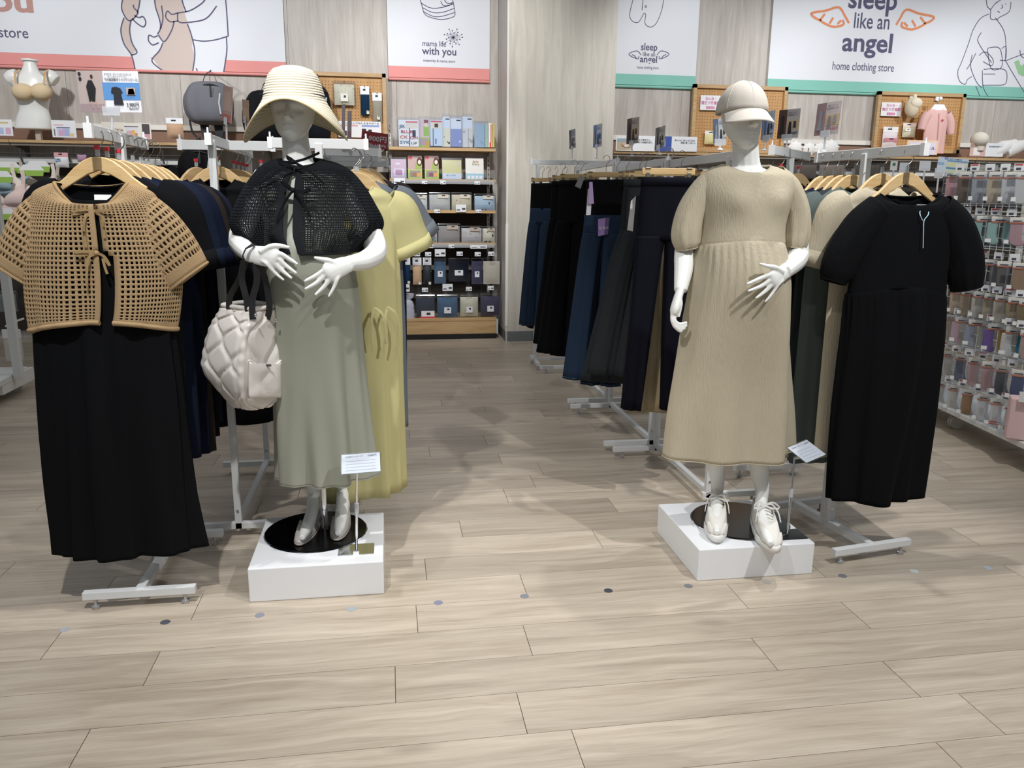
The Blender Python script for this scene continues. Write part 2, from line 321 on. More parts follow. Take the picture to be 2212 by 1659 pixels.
# banner 3
ink = MB()
for p in ([(1369, -6), (1361, 25), (1361, 38), (1368, 47), (1379, 48), (1386, 38), (1391, 29), (1395, 32), (1393, 48), (1398, 56), (1408, 58), (1419, 48), (1430, 20), (1434, -6)], [(1390, -6), (1388, 10), (1387, 22)]): stroke(p, 1.4, ink)
stroke([(1395+2*math.cos(a), 14+2*math.sin(a)) for a in np.linspace(0, 6.28, 10)], 1.2, ink)
for s_, cx in ((-1, 1385), (1, 1419)):
    for q in ([(0, 7), (9, -2), (25, 3), (24, 8), (14, 13), (6, 15), (5, 9)], [(20, 6), (14, 8)], [(15, 8), (10, 13)]): stroke([(cx+s_*a, 112+c) for a, c in q], 1.6, ink)
obj('print_line', ink, INK, b3, w=True)
wt('sleep', 1384, 108, 15, INK, b3, .018, 37); wt('like an', 1388, 121, 9.5, INK, b3, .008, 28); wt('angel', 1382, 134, 14, INK, b3, .018, 39); wt('home clothing store', 1376, 148, 6, INK, b3, .006, 49)
# banner 4
for s_, cx, cy in ((-1, 1834, 50), (1, 1936, 54)):
    wing = MB()
    for q in ([(0, 0), (-8, -14), (-22, -34), (-50, -27), (-80, -22), (-77, -14), (-63, -6), (-50, 2), (-32, 8), (-12, 3), (-14, -7)], [(-63, -6), (-52, -20)], [(-42, 1), (-34, -12)], [(-25, 2), (-17, -6)]): stroke([(cx-s_*a if s_ > 0 else cx+a, cy+c+(4 if s_ > 0 else 0)*abs(a)/80) for a, c in q], 5.2, wing)
    obj('print_wing', wing, colr('ee9c72', .85), b4, w=True)
wt('sleep', 1831, 16, 44, INK, b4, .02, 118); wt('like an', 1842, 60, 34, INK, b4, .008, 87); wt('angel', 1818, 109, 41, INK, b4, .022, 123); wt('home clothing store', 1797, 150, 18, INK, b4, .004, 152)
ink, gr, wt_ = MB(), MB(), MB()
fillp([(2191, 134), (2201, 130), (2206, 142), (2222, 130), (2230, 150), (2215, 165), (2200, 160)], gr)
for p in ([(2130, -5), (2133, 14), (2140, 22), (2140, 40), (2153, 42), (2160, 37), (2180, 25), (2184, 4)], [(2140, 21), (2150, 8), (2168, -4)], [(2137, 30), (2118, 40), (2102, 65), (2092, 95), (2077, 135), (2069, 155), (2073, 175), (2085, 182), (2090, 172), (2100, 165)], [(2150, 38), (2168, 65), (2173, 95), (2172, 128)],
          [(2120, 70), (2112, 85), (2118, 100), (2130, 118), (2142, 135)], [(2108, 115), (2096, 138), (2088, 150)], [(2100, 118), (2097, 145), (2110, 178), (2122, 190)], [(2124, 133), (2142, 142), (2145, 128), (2128, 112), (2115, 120)], [(2133, 107), (2138, 103), (2160, 105), (2165, 140), (2155, 150), (2140, 146), (2133, 107)], [(2164, 105), (2173, 101), (2172, 128), (2160, 130)],
          [(2125, 150), (2150, 148), (2172, 152), (2175, 172), (2168, 183), (2140, 184), (2122, 184)], [(2124, 160), (2150, 160)], [(2122, 152), (2124, 188), (2137, 212)], [(2108, 186), (2118, 211)], [(2152, 4), (2153, 6)], [(2172, 8), (2173, 10)], [(2164, 10), (2166, 16), (2162, 18)], [(2155, 24), (2160, 27)],
          [(2224, 112), (2176, 130), (2175, 136), (2216, 205)], [(2203, 108), (2207, 122), (2222, 128)]): stroke(p, 1.7, ink)
obj('print_fill', gr, colr('a5d6a7', .85), b4, w=True); obj('print_line', ink, INK, b4, w=True)
# ================================================================ cloth and body tools
def ringrows(rows, n=64, k=4, seed=0, fold=(5, 8, 13), bumps=(), e=1.0, yaw=0, piv=None, drift=2.0, sh=1.0, gather=None):
    # rows: z, cx, cy, half width, front depth, back depth, front dip, back dip, fold
    rr = random.Random(seed); ph = [rr.uniform(0, 6.28) for _ in fold]; wg = [rr.uniform(.6, 1.1)/(1+i*.35) for i, _ in enumerate(fold)]
    out = []; rows = [tuple(r)+(0,)*(9-len(r)) for r in rows]; z0 = rows[0][0]
    for z, cx, cy, a, f, b, d, db, fa in crom(rows, k):
        ring = []
        for j in range(n):
            th = 2*math.pi*j/n; c, s = math.cos(th), math.sin(th)
            if e != 1: c = math.copysign(abs(c)**e, c); s = math.copysign(abs(s)**e, s)
            dx, dy = a*c, (f if s < 0 else b)*s
            if fa:
                g = sum(w*math.sin(m*th+p+drift*z*(1 if i % 2 else -1)+.9*math.sin(th*2+p)) for i, (m, p, w) in enumerate(zip(fold, ph, wg)))
                if gather: g += gather[1]/fa*math.sin(gather[0]*th+2*math.sin(3*th))*math.exp(-(z0-z)/gather[2])*min(1, (z0-z)/.03)
                ll = math.hypot(dx, dy)+1e-6; dx += dx/ll*g*fa*sh; dy += (dy/ll)*g*fa
            x, y = cx+dx, cy+dy; zz = z-d*max(0, -s)**2-db*max(0, s)**2
            if s < 0:
                for bx, bz, sx, sz, am in bumps: y -= am*math.exp(-((x-bx)/sx)**2-((zz-bz)/sz)**2)
            ring.append(Vector((x, y, zz)))
        out.append(ring)
    if yaw:
        pv = Vector(piv or (rows[0][1], rows[0][2], 0)); m = Matrix.Rotation(yaw, 3, 'Z')
        out = [[m@(p-pv)+pv for p in r] for r in out]
    return out
def LV(py, xl, xr, Yc, f, b, d=0, db=0, fa=0):
    a, c = P(xl, py, Yc), P(xr, py, Yc); return ((a.z+c.z)/2, (a.x+c.x)/2, Yc, (c.x-a.x)/2, f, b, d, db, fa)
def crochet(grid, closed=True, solid=lambda i, j: False, skip=lambda i, j: False, hole=.55):
    mb = MB(); n = len(grid[0]); m = len(grid)
    for r in grid: mb.v += [tuple(p) for p in r]
    for i in range(m-1):
        for j in range(n if closed else n-1):
            if skip(i, j): continue
            q = (i*n+j, i*n+(j+1) % n, (i+1)*n+(j+1) % n, (i+1)*n+j)
            if solid(i, j): mb.f.append(q); continue
            c = sum((Vector(mb.v[t]) for t in q), Vector())/4; b = len(mb.v)
            mb.v += [tuple(c+(Vector(mb.v[t])-c)*hole) for t in q]
            for a in range(4): mb.f.append((q[a], q[(a+1) % 4], b+(a+1) % 4, b+a))
    return mb
def remesh(o, vox, it=4):
    md = o.modifiers.new('r', 'REMESH'); md.mode = 'VOXEL'; md.voxel_size = vox
    if it: ms = o.modifiers.new('s', 'SMOOTH'); ms.factor = .5; ms.iterations = it
    dg = bpy.context.evaluated_depsgraph_get(); me = bpy.data.meshes.new_from_object(o.evaluated_get(dg)); o.modifiers.clear(); old = o.data; nm = old.name; o.data = me
    bpy.data.meshes.remove(old); me.name = nm; me.polygons.foreach_set('use_smooth', [True]*len(me.polygons)); return o
def limb(mb, pts, rs, k=5, n=12, flat=1.0, up=None):
    ps = [P(*p) if len(p) == 3 and not isinstance(p, Vector) else Vector(p) for p in pts]
    a = crom([tuple(p)+(r,) for p, r in zip(ps, rs)], k); mb.tube([Vector(q[:3]) for q in a], [float(q[3]) for q in a], n, True, flat, up)
def head(mb, c, yaw, eyes=.008, k=(1, 1, 1)):
    m = Matrix.Rotation(yaw, 3, 'Z')@Matrix.Diagonal(k); rw = [(-.012, -.052, .010, .016, .016), (0, -.045, .027, .034, .03), (.02, -.03, .043, .056, .05), (.05, -.015, .056, .072, .075), (.08, 0, .064, .085, .085), (.115, 0, .070, .086, .092), (.15, 0, .073, .087, .098), (.185, 0, .070, .079, .095), (.21, 0, .058, .062, .077), (.228, 0, .036, .037, .047), (.236, 0, .008, .01, .012)]
    rg = ringrows([(z, 0, cy, a, f, b) for z, cy, a, f, b in rw], 40, 4, bumps=[(-.031, .112, .02, .014, -eyes), (.031, .112, .02, .014, -eyes), (0, .135, .05, .012, .002)])
    T = lambda p: Vector(c)+m@Vector(p)
    mb.loft([[T(p) for p in r] for r in rg], (1, 1))
    mb.tube([T(p) for p in ((0, -.082, .128), (0, -.094, .10), (0, -.108, .078), (0, -.096, .069))], [.008, .0095, .012, .009], 10)
    for s in (-1, 1): mb.ell(T((s*.010, -.092, .074)), (.0085, .011, .007))
    mb.ell(T((0, -.080, .049)), (.023, .013, .0055)); mb.ell(T((0, -.079, .0375)), (.019, .013, .0068))
MANN = M('mannequin_gloss_white', 'eeefec', .32, spec=.5)
def ribbon_px(mb, pts, w, side=(0, 0, 1), k=4): mb.ribbon(curve3([P(*p) for p in pts], k), w, side)
# ================================================================ left mannequin
mL = thing('mannequin', 'white mannequin in straw hat cradling its belly with both hands', 'mannequin', (-.30, 3.15, .138))
B = MB(); YL = 3.12
tors = [LV(352, 620, 678, YL, .05, .055), LV(364, 588, 714, YL, .055, .065), LV(385, 562, 742, YL, .07, .08), LV(430, 568, 738, YL, .09, .085), LV(480, 578, 732, YL, .115, .08), LV(560, 580, 748, YL, .16, .07), LV(640, 586, 760, YL, .15, .085), LV(720, 592, 765, YL, .10, .09), LV(760, 610, 750, YL, .07, .07)]
B.loft(ringrows(tors, 40, 3), (1, 1))
hc = P(631, 303, 3.07); head(B, Vector((hc.x+.004, 3.115, hc.z+.006)), math.radians(-6), .014, (1.1, 1.0, .86))
limb(B, [(646, 375, 3.13), (643, 345, 3.125), (638, 300, 3.12), (637, 270, 3.12)], [.075, .056, .048, .05])
limb(B, [(578, 382, 3.12), (545, 440, 3.14), (519, 512, 3.13), (524, 532, 3.02), (540, 549, 2.91)], [.05, .046, .042, .037, .029])
limb(B, [(726, 384, 3.13), (760, 432, 3.15), (792, 486, 3.14), (812, 540, 3.07), (790, 562, 2.97), (753, 569, 2.9)], [.05, .047, .045, .043, .036, .027])
for pts, rs in (([(532, 547, 2.91), (560, 552, 2.89), (592, 556, 2.87), (600, 558, 2.868)], [.028, .034, .036, .022]), ([(760, 568, 2.905), (735, 577, 2.88), (711, 588, 2.865), (703, 592, 2.865)], [.027, .034, .036, .022])):
    limb(B, pts, rs, 4, 14, .45, (0, -1, 0))
def hand(B, fs, Y0, Y1, r=.0088):
    for i, f in enumerate(fs):
        k = len(f); rr = r*(1.05 if i == 0 else (.82 if i == 4 else 1))
        limb(B, [(x, y, Y0+(Y1-Y0)*t/(k-1)-(.006 if t == 1 else 0)) for t, (x, y) in enumerate(f)], [rr*1.1, rr, rr*.62] if k == 3 else [rr*1.15, rr*1.05, rr*.95, rr*.58], 5, 10)
hand(B, [[(562, 545), (585, 532), (605, 531), (626, 535)], [(585, 546), (605, 548), (624, 559), (643, 571)], [(580, 555), (597, 557), (618, 574), (641, 591)], [(575, 560), (588, 564), (608, 583), (631, 602)], [(567, 563), (577, 570), (594, 589), (614, 606)]], 2.875, 2.865)
hand(B, [[(732, 573), (712, 563), (695, 560), (678, 556)], [(722, 574), (705, 580), (683, 595), (657, 608)], [(725, 582), (709, 589), (685, 610), (658, 625)], [(728, 588), (716, 597), (701, 618), (680, 638)], [(735, 592), (729, 602), (721, 621), (709, 642)]], 2.875, 2.86)
ztL = .152
def leg(B, top, knee, calf, ank, heel, toe, zt):
    h, t = G(*heel, zt), G(*toe, zt); d = t-h; an = h+d*.24+Z*.095
    limb(B, [P(*top), P(*knee), P(*calf), an+Z*.06, an, h+d*.2+Z*.045], [.075, .05, .041, .030, .027, .029], 6, 14)
    h, t = G(*heel, zt+.02), G(*toe, zt+.018); d = (t-h)
    limb(B, [an+Z*.015, h+d*.36+Z*.052, h+d*.55+Z*.03, h+d*.74+Z*.016, h+d*.9+Z*.012], [.026, .027, .026, .022, .012], 5, 12); limb(B, [h+d*.2+Z*.06, h+d*.13+Z*.03], [.026, .026], 4, 12)
leg(B, (636, 740, 3.14), (652, 880, 3.13), (658, 1000, 3.16), (668, 1080, 3.16), (690, 1106), (648, 1176), ztL)
leg(B, (712, 740, 3.14), (722, 880, 3.13), (727, 1000, 3.16), (727, 1080, 3.16), (746, 1100), (728, 1166), ztL)
remesh(obj('body', B, MANN, mL, w=True), .0034, 4)
CHR = M('chrome', 'd8dade', .08, 1)
c = G(683, 1143, .150)
obj('base_disc', MB().lathe([(.208, 0), (.21, .003), (.208, .007), (.02, .0072)], (c.x, c.y, .139), 64), M('black_steel', '040405', .16, spec=.22), mL, True, w=True)
obj('disc_rim', MB().lathe([(.2085, .0), (.2125, .0025), (.2085, .005)], (c.x, c.y, .1385), 64, (0, 0)), CHR, mL, True, w=True)
pc = P(697, 1030, 3.2); obj('support_rod', MB().tube([(pc.x, 3.2, .146), (pc.x, 3.2, .62)], .0115, 14).tube([(pc.x, 3.2, .146), (pc.x, 3.2, .24)], .0145, 14), CHR, mL, True, w=True)
# sage dress
SAGE = fabric('sage_satin', '95978a', .05, .12, 260, .42, spec=.4, sheen=0)
dL = thing('maternity_dress', 'sage green satin long dress on the mannequin with straw hat', 'dress', (-.30, 3.12, .3))
rows = [LV(352, 608, 692, YL, .06, .065, .02), LV(362, 578, 726, YL, .07, .075, .01), LV(385, 556, 750, YL, .09, .09), LV(430, 562, 746, YL, .12, .10), LV(480, 570, 742, YL, .145, .095, 0, 0, .001), LV(535, 571, 756, YL, .19, .09, 0, 0, .002), LV(585, 573, 768, YL, .205, .09, 0, 0, .002), LV(650, 579, 777, YL, .195, .10, 0, 0, .003), LV(760, 584, 784, YL, .165, .12, 0, 0, .006), LV(880, 590, 795, YL, .16, .13, 0, 0, .011), LV(980, 597, 805, YL, .165, .14, 0, 0, .015), LV(1022, 600, 809, YL, .17, .14, 0, -.03, .017)]
obj('dress_body', MB().loft(ringrows(rows, 120, 5, 11, (5, 9, 14), bumps=[(-.42, 1.50, .06, .06, .02), (-.24, 1.50, .06, .06, .02)])), SAGE, dL, True, w=True, solid=.002)
hemr = ringrows(rows, 120, 5, 11, (5, 9, 14))[-1]; obj('hem', MB().tube(hemr+[hemr[0]], .0022, 6, False), SAGE, dL, True, w=True)
# black crochet cape
BLK = fabric('black_knit', '1b1d21', .12, .6, 500, .85)
cape = thing('crochet_cape', 'black open-knit crochet cape tied with two ribbons', 'cape', (-.30, 3.12, 1.3))
rw = [LV(345, 600, 700, YL, .072, .08, .028, -.01), LV(352, 578, 728, YL, .085, .09, .02), LV(368, 556, 758, YL, .105, .10, .01), LV(400, 532, 784, YL, .13, .115, 0, 0, .003), LV(440, 512, 806, YL, .16, .125, 0, 0, .005), LV(478, 500, 822, YL, .185, .13, 0, 0, .007), LV(505, 512, 812, YL, .205, .13, 0, 0, .008), LV(528, 545, 788, YL, .215, .125, 0, 0, .009), LV(541, 558, 780, YL, .218, .12, -.0, .02, .010)]
gr = ringrows(rw, 168, 6, 5, (4, 7, 11)); nn = 168; m_ = len(gr)
jc = 126-5                                # the front opening
def gap(i): return 1 if i < 12 else 2
obj('cape_knit', crochet(gr, True, lambda i, j: i < 1 or i >= m_-3 or 0 <= abs(j-jc)-gap(i) <= 2, lambda i, j: abs(j-jc) < gap(i) and i > 0, .68), BLK, cape, True, w=True, solid=.0035)
for i, rrow in ((0, gr[0]), (m_-1, gr[-1])): obj('cape_edge', MB().tube([rrow[(jc+3+t) % nn] for t in range(nn-5)] if i else rrow+[rrow[0]], .0045, 6, False), BLK, cape, True, w=True)
def bow(par, mat, c, parts, w):
    mb = MB()
    for pts in parts: mb = MB(); ribbon_px(mb, pts, w); obj('ribbon', mb, mat, par, True, w=True)
    obj('ribbon_knot', MB().ell(P(*c), (.011, .009, .009)), mat, par, True, w=True)
RB = fabric('black_ribbon', '14161a', .05, .2, 600, .7)
f1, f2 = 2.995, 2.955
bow(cape, RB, (633, 350, f1), [[(634, 350, f1), (612, 362, f1-.01), (585, 382, f1), (554, 400, f1+.01)], [(634, 350, f1), (660, 364, f1-.015), (683, 382, f1-.02), (700, 398, f1-.02)], [(634, 350, f1), (622, 343, f1), (619, 338, f1+.02), (630, 344, f1), (636, 350, f1)], [(600, 347, f1+.06), (618, 350, f1+.02), (634, 350, f1)], [(634, 350, f1), (660, 343, f1+.02), (690, 330, f1+.08)]], .009)
bow(cape, RB, (633, 411, f2), [[(633, 411, f2), (612, 393, f2-.01), (611, 398, f2-.01), (628, 410, f2)], [(634, 411, f2), (652, 414, f2-.02), (667, 408, f2-.02), (665, 414, f2-.02), (640, 414, f2-.01)], [(632, 412, f2), (618, 432, f2-.02), (606, 456, f2-.03), (597, 480, f2-.03)], [(635, 413, f2), (650, 432, f2-.02), (662, 452, f2-.03), (671, 470, f2-.03)]], .0095)
# straw hat
STR = bpy.data.materials.new('straw_braid'); MC['straw_braid'] = STR; STR.use_nodes = True; nt = STR.node_tree; b_ = nt.nodes['Principled BSDF']; b_.inputs['Roughness'].default_value = .75; b_.inputs['Base Color'].default_value = lin('e9d6aa')
tc = N(nt, 'ShaderNodeTexCoord'); wv = N(nt, 'ShaderNodeTexWave', wave_type='BANDS', bands_direction='X', i_Scale=34.0, i_Distortion=.4); bp = N(nt, 'ShaderNodeBump', i_Strength=.7, i_Distance=.0025)
nt.links.new(tc.outputs['UV'], wv.inputs['Vector']); nt.links.new(wv.outputs['Fac'], bp.inputs['Height']); nt.links.new(bp.outputs[0], b_.inputs['Normal'])
mxs = N(nt, 'ShaderNodeMix', data_type='RGBA'); mxs.inputs[6].default_value = lin('d9ccae'); mxs.inputs[7].default_value = lin('f0e8d4'); nt.links.new(wv.outputs['Fac'], mxs.inputs[0]); nt.links.new(mxs.outputs[2], b_.inputs['Base Color'])
hat = thing('straw_hat', 'wide-brimmed cream straw hat with drooping brim', 'hat', (hc.x+.012, 3.10, hc.z+.15))
H0 = Vector((hc.x+.012, 3.105, hc.z+.136)); nh = 72; mb = MB(); prof = [(.004, .120), (.04, .117), (.068, .107), (.086, .088), (.096, .062), (.103, .036), (.109, .010), (.113, -.001), (.127, -.008), (.143, -.015), (.158, -.024), (.172, -.035), (.181, -.044)]
rg = []
for r_, z_ in prof:
    ring = []
    for j in range(nh):
        th = 2*math.pi*j/nh; br = max(0, (r_-.113)/.068); s_ = abs(math.cos(th)); fr = max(0, -math.sin(th))
        zz = z_-br*(.092*s_**2)+br*fr*.028+br*.008*math.sin(3*th+1)+(.016*math.sin(th*2-.4)*max(0, .148-z_*1.0)*0)
        rx = r_*(1+.05*br*s_-.05*br*br*s_); ry = r_*1.02
        ring.append(H0+Vector((rx*math.cos(th)+.10*max(0, z_-.03)*-.25, ry*math.sin(th), zz)))
    rg.append(ring)
ho = obj('hat_straw', mb.loft(rg, (1, 0)), STR, hat, True, w=True, solid=.0025)
uv = ho.data.uv_layers.new(name='UVMap'); ln = [0]
for i in range(1, len(prof)): ln.append(ln[-1]+math.dist(prof[i], prof[i-1]))
for li, lp in enumerate(ho.data.loops): uv.data[li].uv = (ln[lp.vertex_index//nh]*1.0, (lp.vertex_index % nh)/nh*.01)
obj('sweatband', MB().lathe([(.109, -.006), (.1085, .02)], H0, 48, (0, 0)), M('black_band', '141416', .7), hat, True, w=True, solid=.002)
er = rg[-1]; obj('brim_binding', MB().tube(er+[er[0]], .003, 6, False), colr('e2cd9c'), hat, True, w=True)
# flats on the feet
def outline(th, L, wf, wh):                # foot plan, x forward 0..L
    c, s = math.cos(th), math.sin(th); x = L*(.5+.5*c); w = wh+(wf-wh)*(1/(1+math.exp(-(x/L-.42)*9)))
    return x, w*math.copysign(abs(s)**.8, s)*(1 if c < .6 else 1)
def shoe(name, label, heel, toe, zt, kind, mats, grp):
    h, t = G(*heel, zt), G(*toe, zt); d = (t-h); d.z = 0; L = d.length; ux = d.normalized(); uy = Vector((-ux.y, ux.x, 0)); o = Vector((h.x, h.y, zt))
    root = thing(name, label, 'shoe', o); Wd = lambda x, y, z: o+ux*x+uy*y+Z*z
    n = 44; ths = [2*math.pi*j/n for j in range(n)]; wf, wh = (.043, .03) if kind == 'flat' else (.049, .036)
    sl = .008 if kind == 'flat' else .028
    rg = [[Wd(x*kk+L*(1-kk)/2, y*kk, z) for x, y in (outline(a, L, wf, wh) for a in ths)] for kk, z in ((.97, 0), (1, .003), (1, sl), (.96, sl+.002))]
    obj('sole', MB().loft(rg, (1, 1)), mats[1], root, True, w=True)
    rg = []; hh, op = (.046, .60) if kind == 'flat' else (.075, .50)
    for q in np.linspace(0, 1, 9):
        ring = []
        for a in ths:
            x, y = outline(a, L, wf*.95, wh*.95); fr = max(0, (x/L-op)/(1-op)) if x/L > op else 0
            xm = L*op+(x-L*op)*(1-q**1.6) if x > L*op else x
            ym = y*(1-.25*q*(1 if x < L*op else 1)); zz = sl+(hh*(.62 if kind == 'flat' else .8) if x < L*op else hh*(1-.35*fr*q))*(math.sin(q*math.pi/2))
            if x < L*.3: zz += (.012 if kind == 'flat' else .008)*q*(1-x/(L*.3))
            ring.append(Wd(xm*(.98)+L*.01, ym, zz))
        rg.append(ring)
    up = obj('upper', MB().loft(rg), mats[0], root, True, w=True, solid=.003)
    obj('collar', MB().tube(rg[-1]+[rg[-1][0]], .0028, 6, False), mats[0], root, True, w=True)
    if kind == 'flat':
        st = MB(); rr = random.Random(5)
        for i in range(60):
            x = L*rr.uniform(.63, .9); y = rr.uniform(-1, 1)*wf*.6*(1-(x/L-.6)*1.2); z = sl+hh*(1-.35*(x/L-op)/(1-op))*math.cos(y/wf*.9)*(1-max(0, (x/L-.72))*1.6)
            st.ell(Wd(x, y, z*.97), (.0018,)*3, 6, 4)
        tag(obj('studs', st, CHR, root, True, w=True), None, None, kind='stuff')
    else:
        obj('toe_cap', MB().loft([[Wd(L*.80+L*.19*math.cos(b)*math.cos(a), wf*.86*math.sin(a)*math.cos(b*.3), sl+.033*math.sin(b)) for a in np.linspace(-1.5, 1.5, 13)] for b in np.linspace(0, 1.45, 7)], closed=False), mats[0], root, True, w=True, solid=.002)
        obj('toe_guard', MB().loft([[Wd(L*.52+(L*.49)*math.cos(a), (wf*1.02)*math.sin(a), z) for a in np.linspace(-1.35, 1.35, 15)] for z in (.002, .031)], closed=False), mats[1], root, True, w=True, solid=.003)
        obj('tongue', MB().loft([[Wd(L*(.72-.30*u), v*.021, sl+.036+.052*u-.004*v*v) for v in np.linspace(-1, 1, 7)] for u in np.linspace(0, 1, 7)], closed=False), mats[0], root, True, w=True, solid=.006)
        for i in range(6):
            u = i/5; x = L*(.70-.24*u); z = sl+.045+.044*u; s = 1 if i % 2 else -1
            for sg in (1, -1): obj('lace', MB().ribbon([Wd(x, -sg*.024, z-.006), Wd(x-L*.012, 0, z+.003), Wd(x-L*.03, sg*.024, z-.004)], .007, tuple(ux)), mats[2], root, True, w=True)
        for sg in (1, -1):
            lp = [Wd(L*.46, 0, sl+.098), Wd(L*.50, sg*.022, sl+.108), Wd(L*.58, sg*.042, sl+.086), Wd(L*.64, sg*.05, sl+.05)]
            obj('lace_end', MB().ribbon(curve3(lp, 4), .007, (0, 0, 1)), mats[2], root, True, w=True)
            lp = [Wd(L*.46, 0, sl+.098), Wd(L*.47, sg*.03, sl+.112), Wd(L*.53, sg*.052, sl+.098), Wd(L*.52, sg*.03, sl+.092), Wd(L*.47, 0, sl+.095)]
            obj('lace_bow', MB().ribbon(curve3(lp, 4), .007, (0, 0, 1)), mats[2], root, True, w=True)
    return root
FL = (M('silver_satin', 'beb8b1', .35, spec=.6), M('flat_sole', 'c9bfb2', .6), None)
shoe('ballet_flat', 'pale satin ballet flat on the hat mannequin, nearer the handbag side', (692, 1108), (645, 1180), .147, 'flat', FL, 'ballet flats'); shoe('ballet_flat', 'pale satin ballet flat on the hat mannequin, nearer the price stand', (748, 1101), (727, 1169), .147, 'flat', FL, 'ballet flats')
# ================================================================ right mannequin
mR = thing('mannequin', 'white mannequin in baseball cap with one hand on its belly', 'mannequin', (1.46, 3.07, .138))
B = MB(); YR = 3.05
tors = [LV(362, 1580, 1645, YR, .05, .055), LV(374, 1556, 1668, YR, .055, .06), LV(398, 1534, 1696, YR, .07, .075), LV(440, 1530, 1698, YR, .085, .08), LV(500, 1532, 1680, YR, .10, .075), LV(580, 1525, 1685, YR, .15, .07), LV(660, 1522, 1690, YR, .14, .08), LV(740, 1515, 1685, YR, .09, .09), LV(790, 1540, 1660, YR, .06, .06)]
B.loft(ringrows(tors, 40, 3), (1, 1))
hr = P(1606, 319, 3.0); head(B, Vector((hr.x+.006, 3.045, hr.z+.006)), math.radians(4), .006, (1.06, 1.04, .98))
limb(B, [(1612, 392, 3.07), (1612, 360, 3.06), (1610, 320, 3.05), (1609, 285, 3.05)], [.08, .056, .05, .052])
limb(B, [(1542, 402, 3.06), (1503, 460, 3.09), (1480, 535, 3.09), (1477, 580, 3.05), (1470, 628, 3.0)], [.04, .042, .04, .038, .026])
limb(B, [(1686, 402, 3.06), (1722, 460, 3.08), (1724, 535, 3.06), (1720, 562, 2.99), (1694, 588, 2.86)], [.04, .041, .043, .041, .028])
limb(B, [(1470, 624, 3.0), (1464, 645, 2.985), (1458, 668, 2.975), (1455, 680, 2.97)], [.025, .028, .03, .02], 4, 14, .6, (1, 0, 0))
hand(B, [[(1467, 640), (1470, 655), (1468, 670), (1466, 685)], [(1456, 668), (1455, 688), (1466, 700), (1485, 696)], [(1454, 670), (1453, 694), (1465, 706), (1485, 703)], [(1455, 672), (1455, 699), (1466, 711), (1481, 709)], [(1457, 674), (1458, 702), (1466, 714), (1474, 717)]], 2.975, 2.96, .0085)
limb(B, [(1700, 584, 2.87), (1685, 594, 2.845), (1671, 602, 2.825), (1664, 605, 2.822)], [.027, .034, .036, .022], 4, 14, .45, (0, -1, 0))
hand(B, [[(1692, 588), (1675, 578), (1658, 575), (1641, 570)], [(1683, 588), (1667, 592), (1641, 602), (1613, 614)], [(1684, 596), (1670, 601), (1644, 618), (1615, 629)], [(1686, 602), (1674, 608), (1654, 628), (1632, 645)], [(1690, 606), (1682, 613), (1668, 634), (1652, 653)]], 2.835, 2.815)
leg(B, (1545, 760, 3.08), (1540, 880, 3.06), (1545, 990, 3.09), (1548, 1078, 3.09), (1544, 1096), (1549, 1165), .16)
leg(B, (1640, 760, 3.06), (1636, 900, 3.03), (1640, 1010, 3.03), (1641, 1092, 3.0), (1632, 1112), (1668, 1190), .16)
remesh(obj('body', B, MANN, mR, w=True), .0034, 4)
c = G(1598, 1120, .150)
obj('base_disc', MB().lathe([(.208, 0), (.21, .003), (.208, .007), (.02, .0072)], (c.x, c.y, .139), 64), M('black_steel', '050506', .18), mR, True, w=True)
obj('disc_rim', MB().lathe([(.2085, .0), (.2125, .0025), (.2085, .005)], (c.x, c.y, .1385), 64, (0, 0)), CHR, mR, True, w=True)
# beige dress
BEI = M('beige_crinkle', 'bab09a', .9, var=.05, vs=6, bump=1.0, bs=150, bst=(1.5, 1.5, .13), spec=.12, bd=.003)
dR = thing('maternity_dress', 'beige crinkle puff-sleeve dress on the mannequin with baseball cap', 'dress', (1.46, 3.05, .35))
rows = [LV(357, 1560, 1662, YR, .078, .075, .034, 0), LV(362, 1545, 1680, YR, .085, .08, .022), LV(378, 1520, 1708, YR, .098, .09, .004), LV(410, 1508, 1712, YR, .112, .095), LV(450, 1512, 1700, YR, .125, .095), LV(490, 1515, 1690, YR, .135, .09), LV(528, 1510, 1688, YR, .15, .09, -.022, 0)]
zb = P(1600, 432, 2.92).z
obj('bodice', MB().loft(ringrows(rows, 110, 5, 2, bumps=[(1.32, zb, .055, .05, .022), (1.50, zb, .055, .05, .022)])), BEI, dR, True, w=True, solid=.002)
nk = ringrows(rows, 110, 5, 2)[0]; obj('neck_binding', MB().tube(nk+[nk[0]], .0035, 6, False), BEI, dR, True, w=True)
rows2 = [LV(527, 1510, 1688, YR, .15, .092, -.022, 0, .001), LV(537, 1506, 1690, YR, .165, .095, -.018, 0, .0045), LV(570, 1499, 1694, YR, .195, .10, 0, 0, .004), LV(620, 1490, 1698, YR, .205, .105, 0, 0, .004), LV(700, 1478, 1700, YR, .19, .115, 0, 0, .010), LV(800, 1465, 1701, YR, .17, .13, 0, 0, .015), LV(900, 1452, 1702, YR, .17, .14, 0, 0, .022), LV(978, 1444, 1702, YR, .175, .15, 0, 0, .026)]
sk = ringrows(rows2, 160, 6, 8, (4, 6, 9), gather=(37, .004, .14)); obj('skirt', MB().loft(sk), BEI, dR, True, w=True, solid=.002)
obj('waist_seam', MB().tube(sk[0]+[sk[0][0]], .0022, 6, False), BEI, dR, True, w=True); obj('hem', MB().tube(sk[-1]+[sk[-1][0]], .0026, 6, False), BEI, dR, True, w=True)
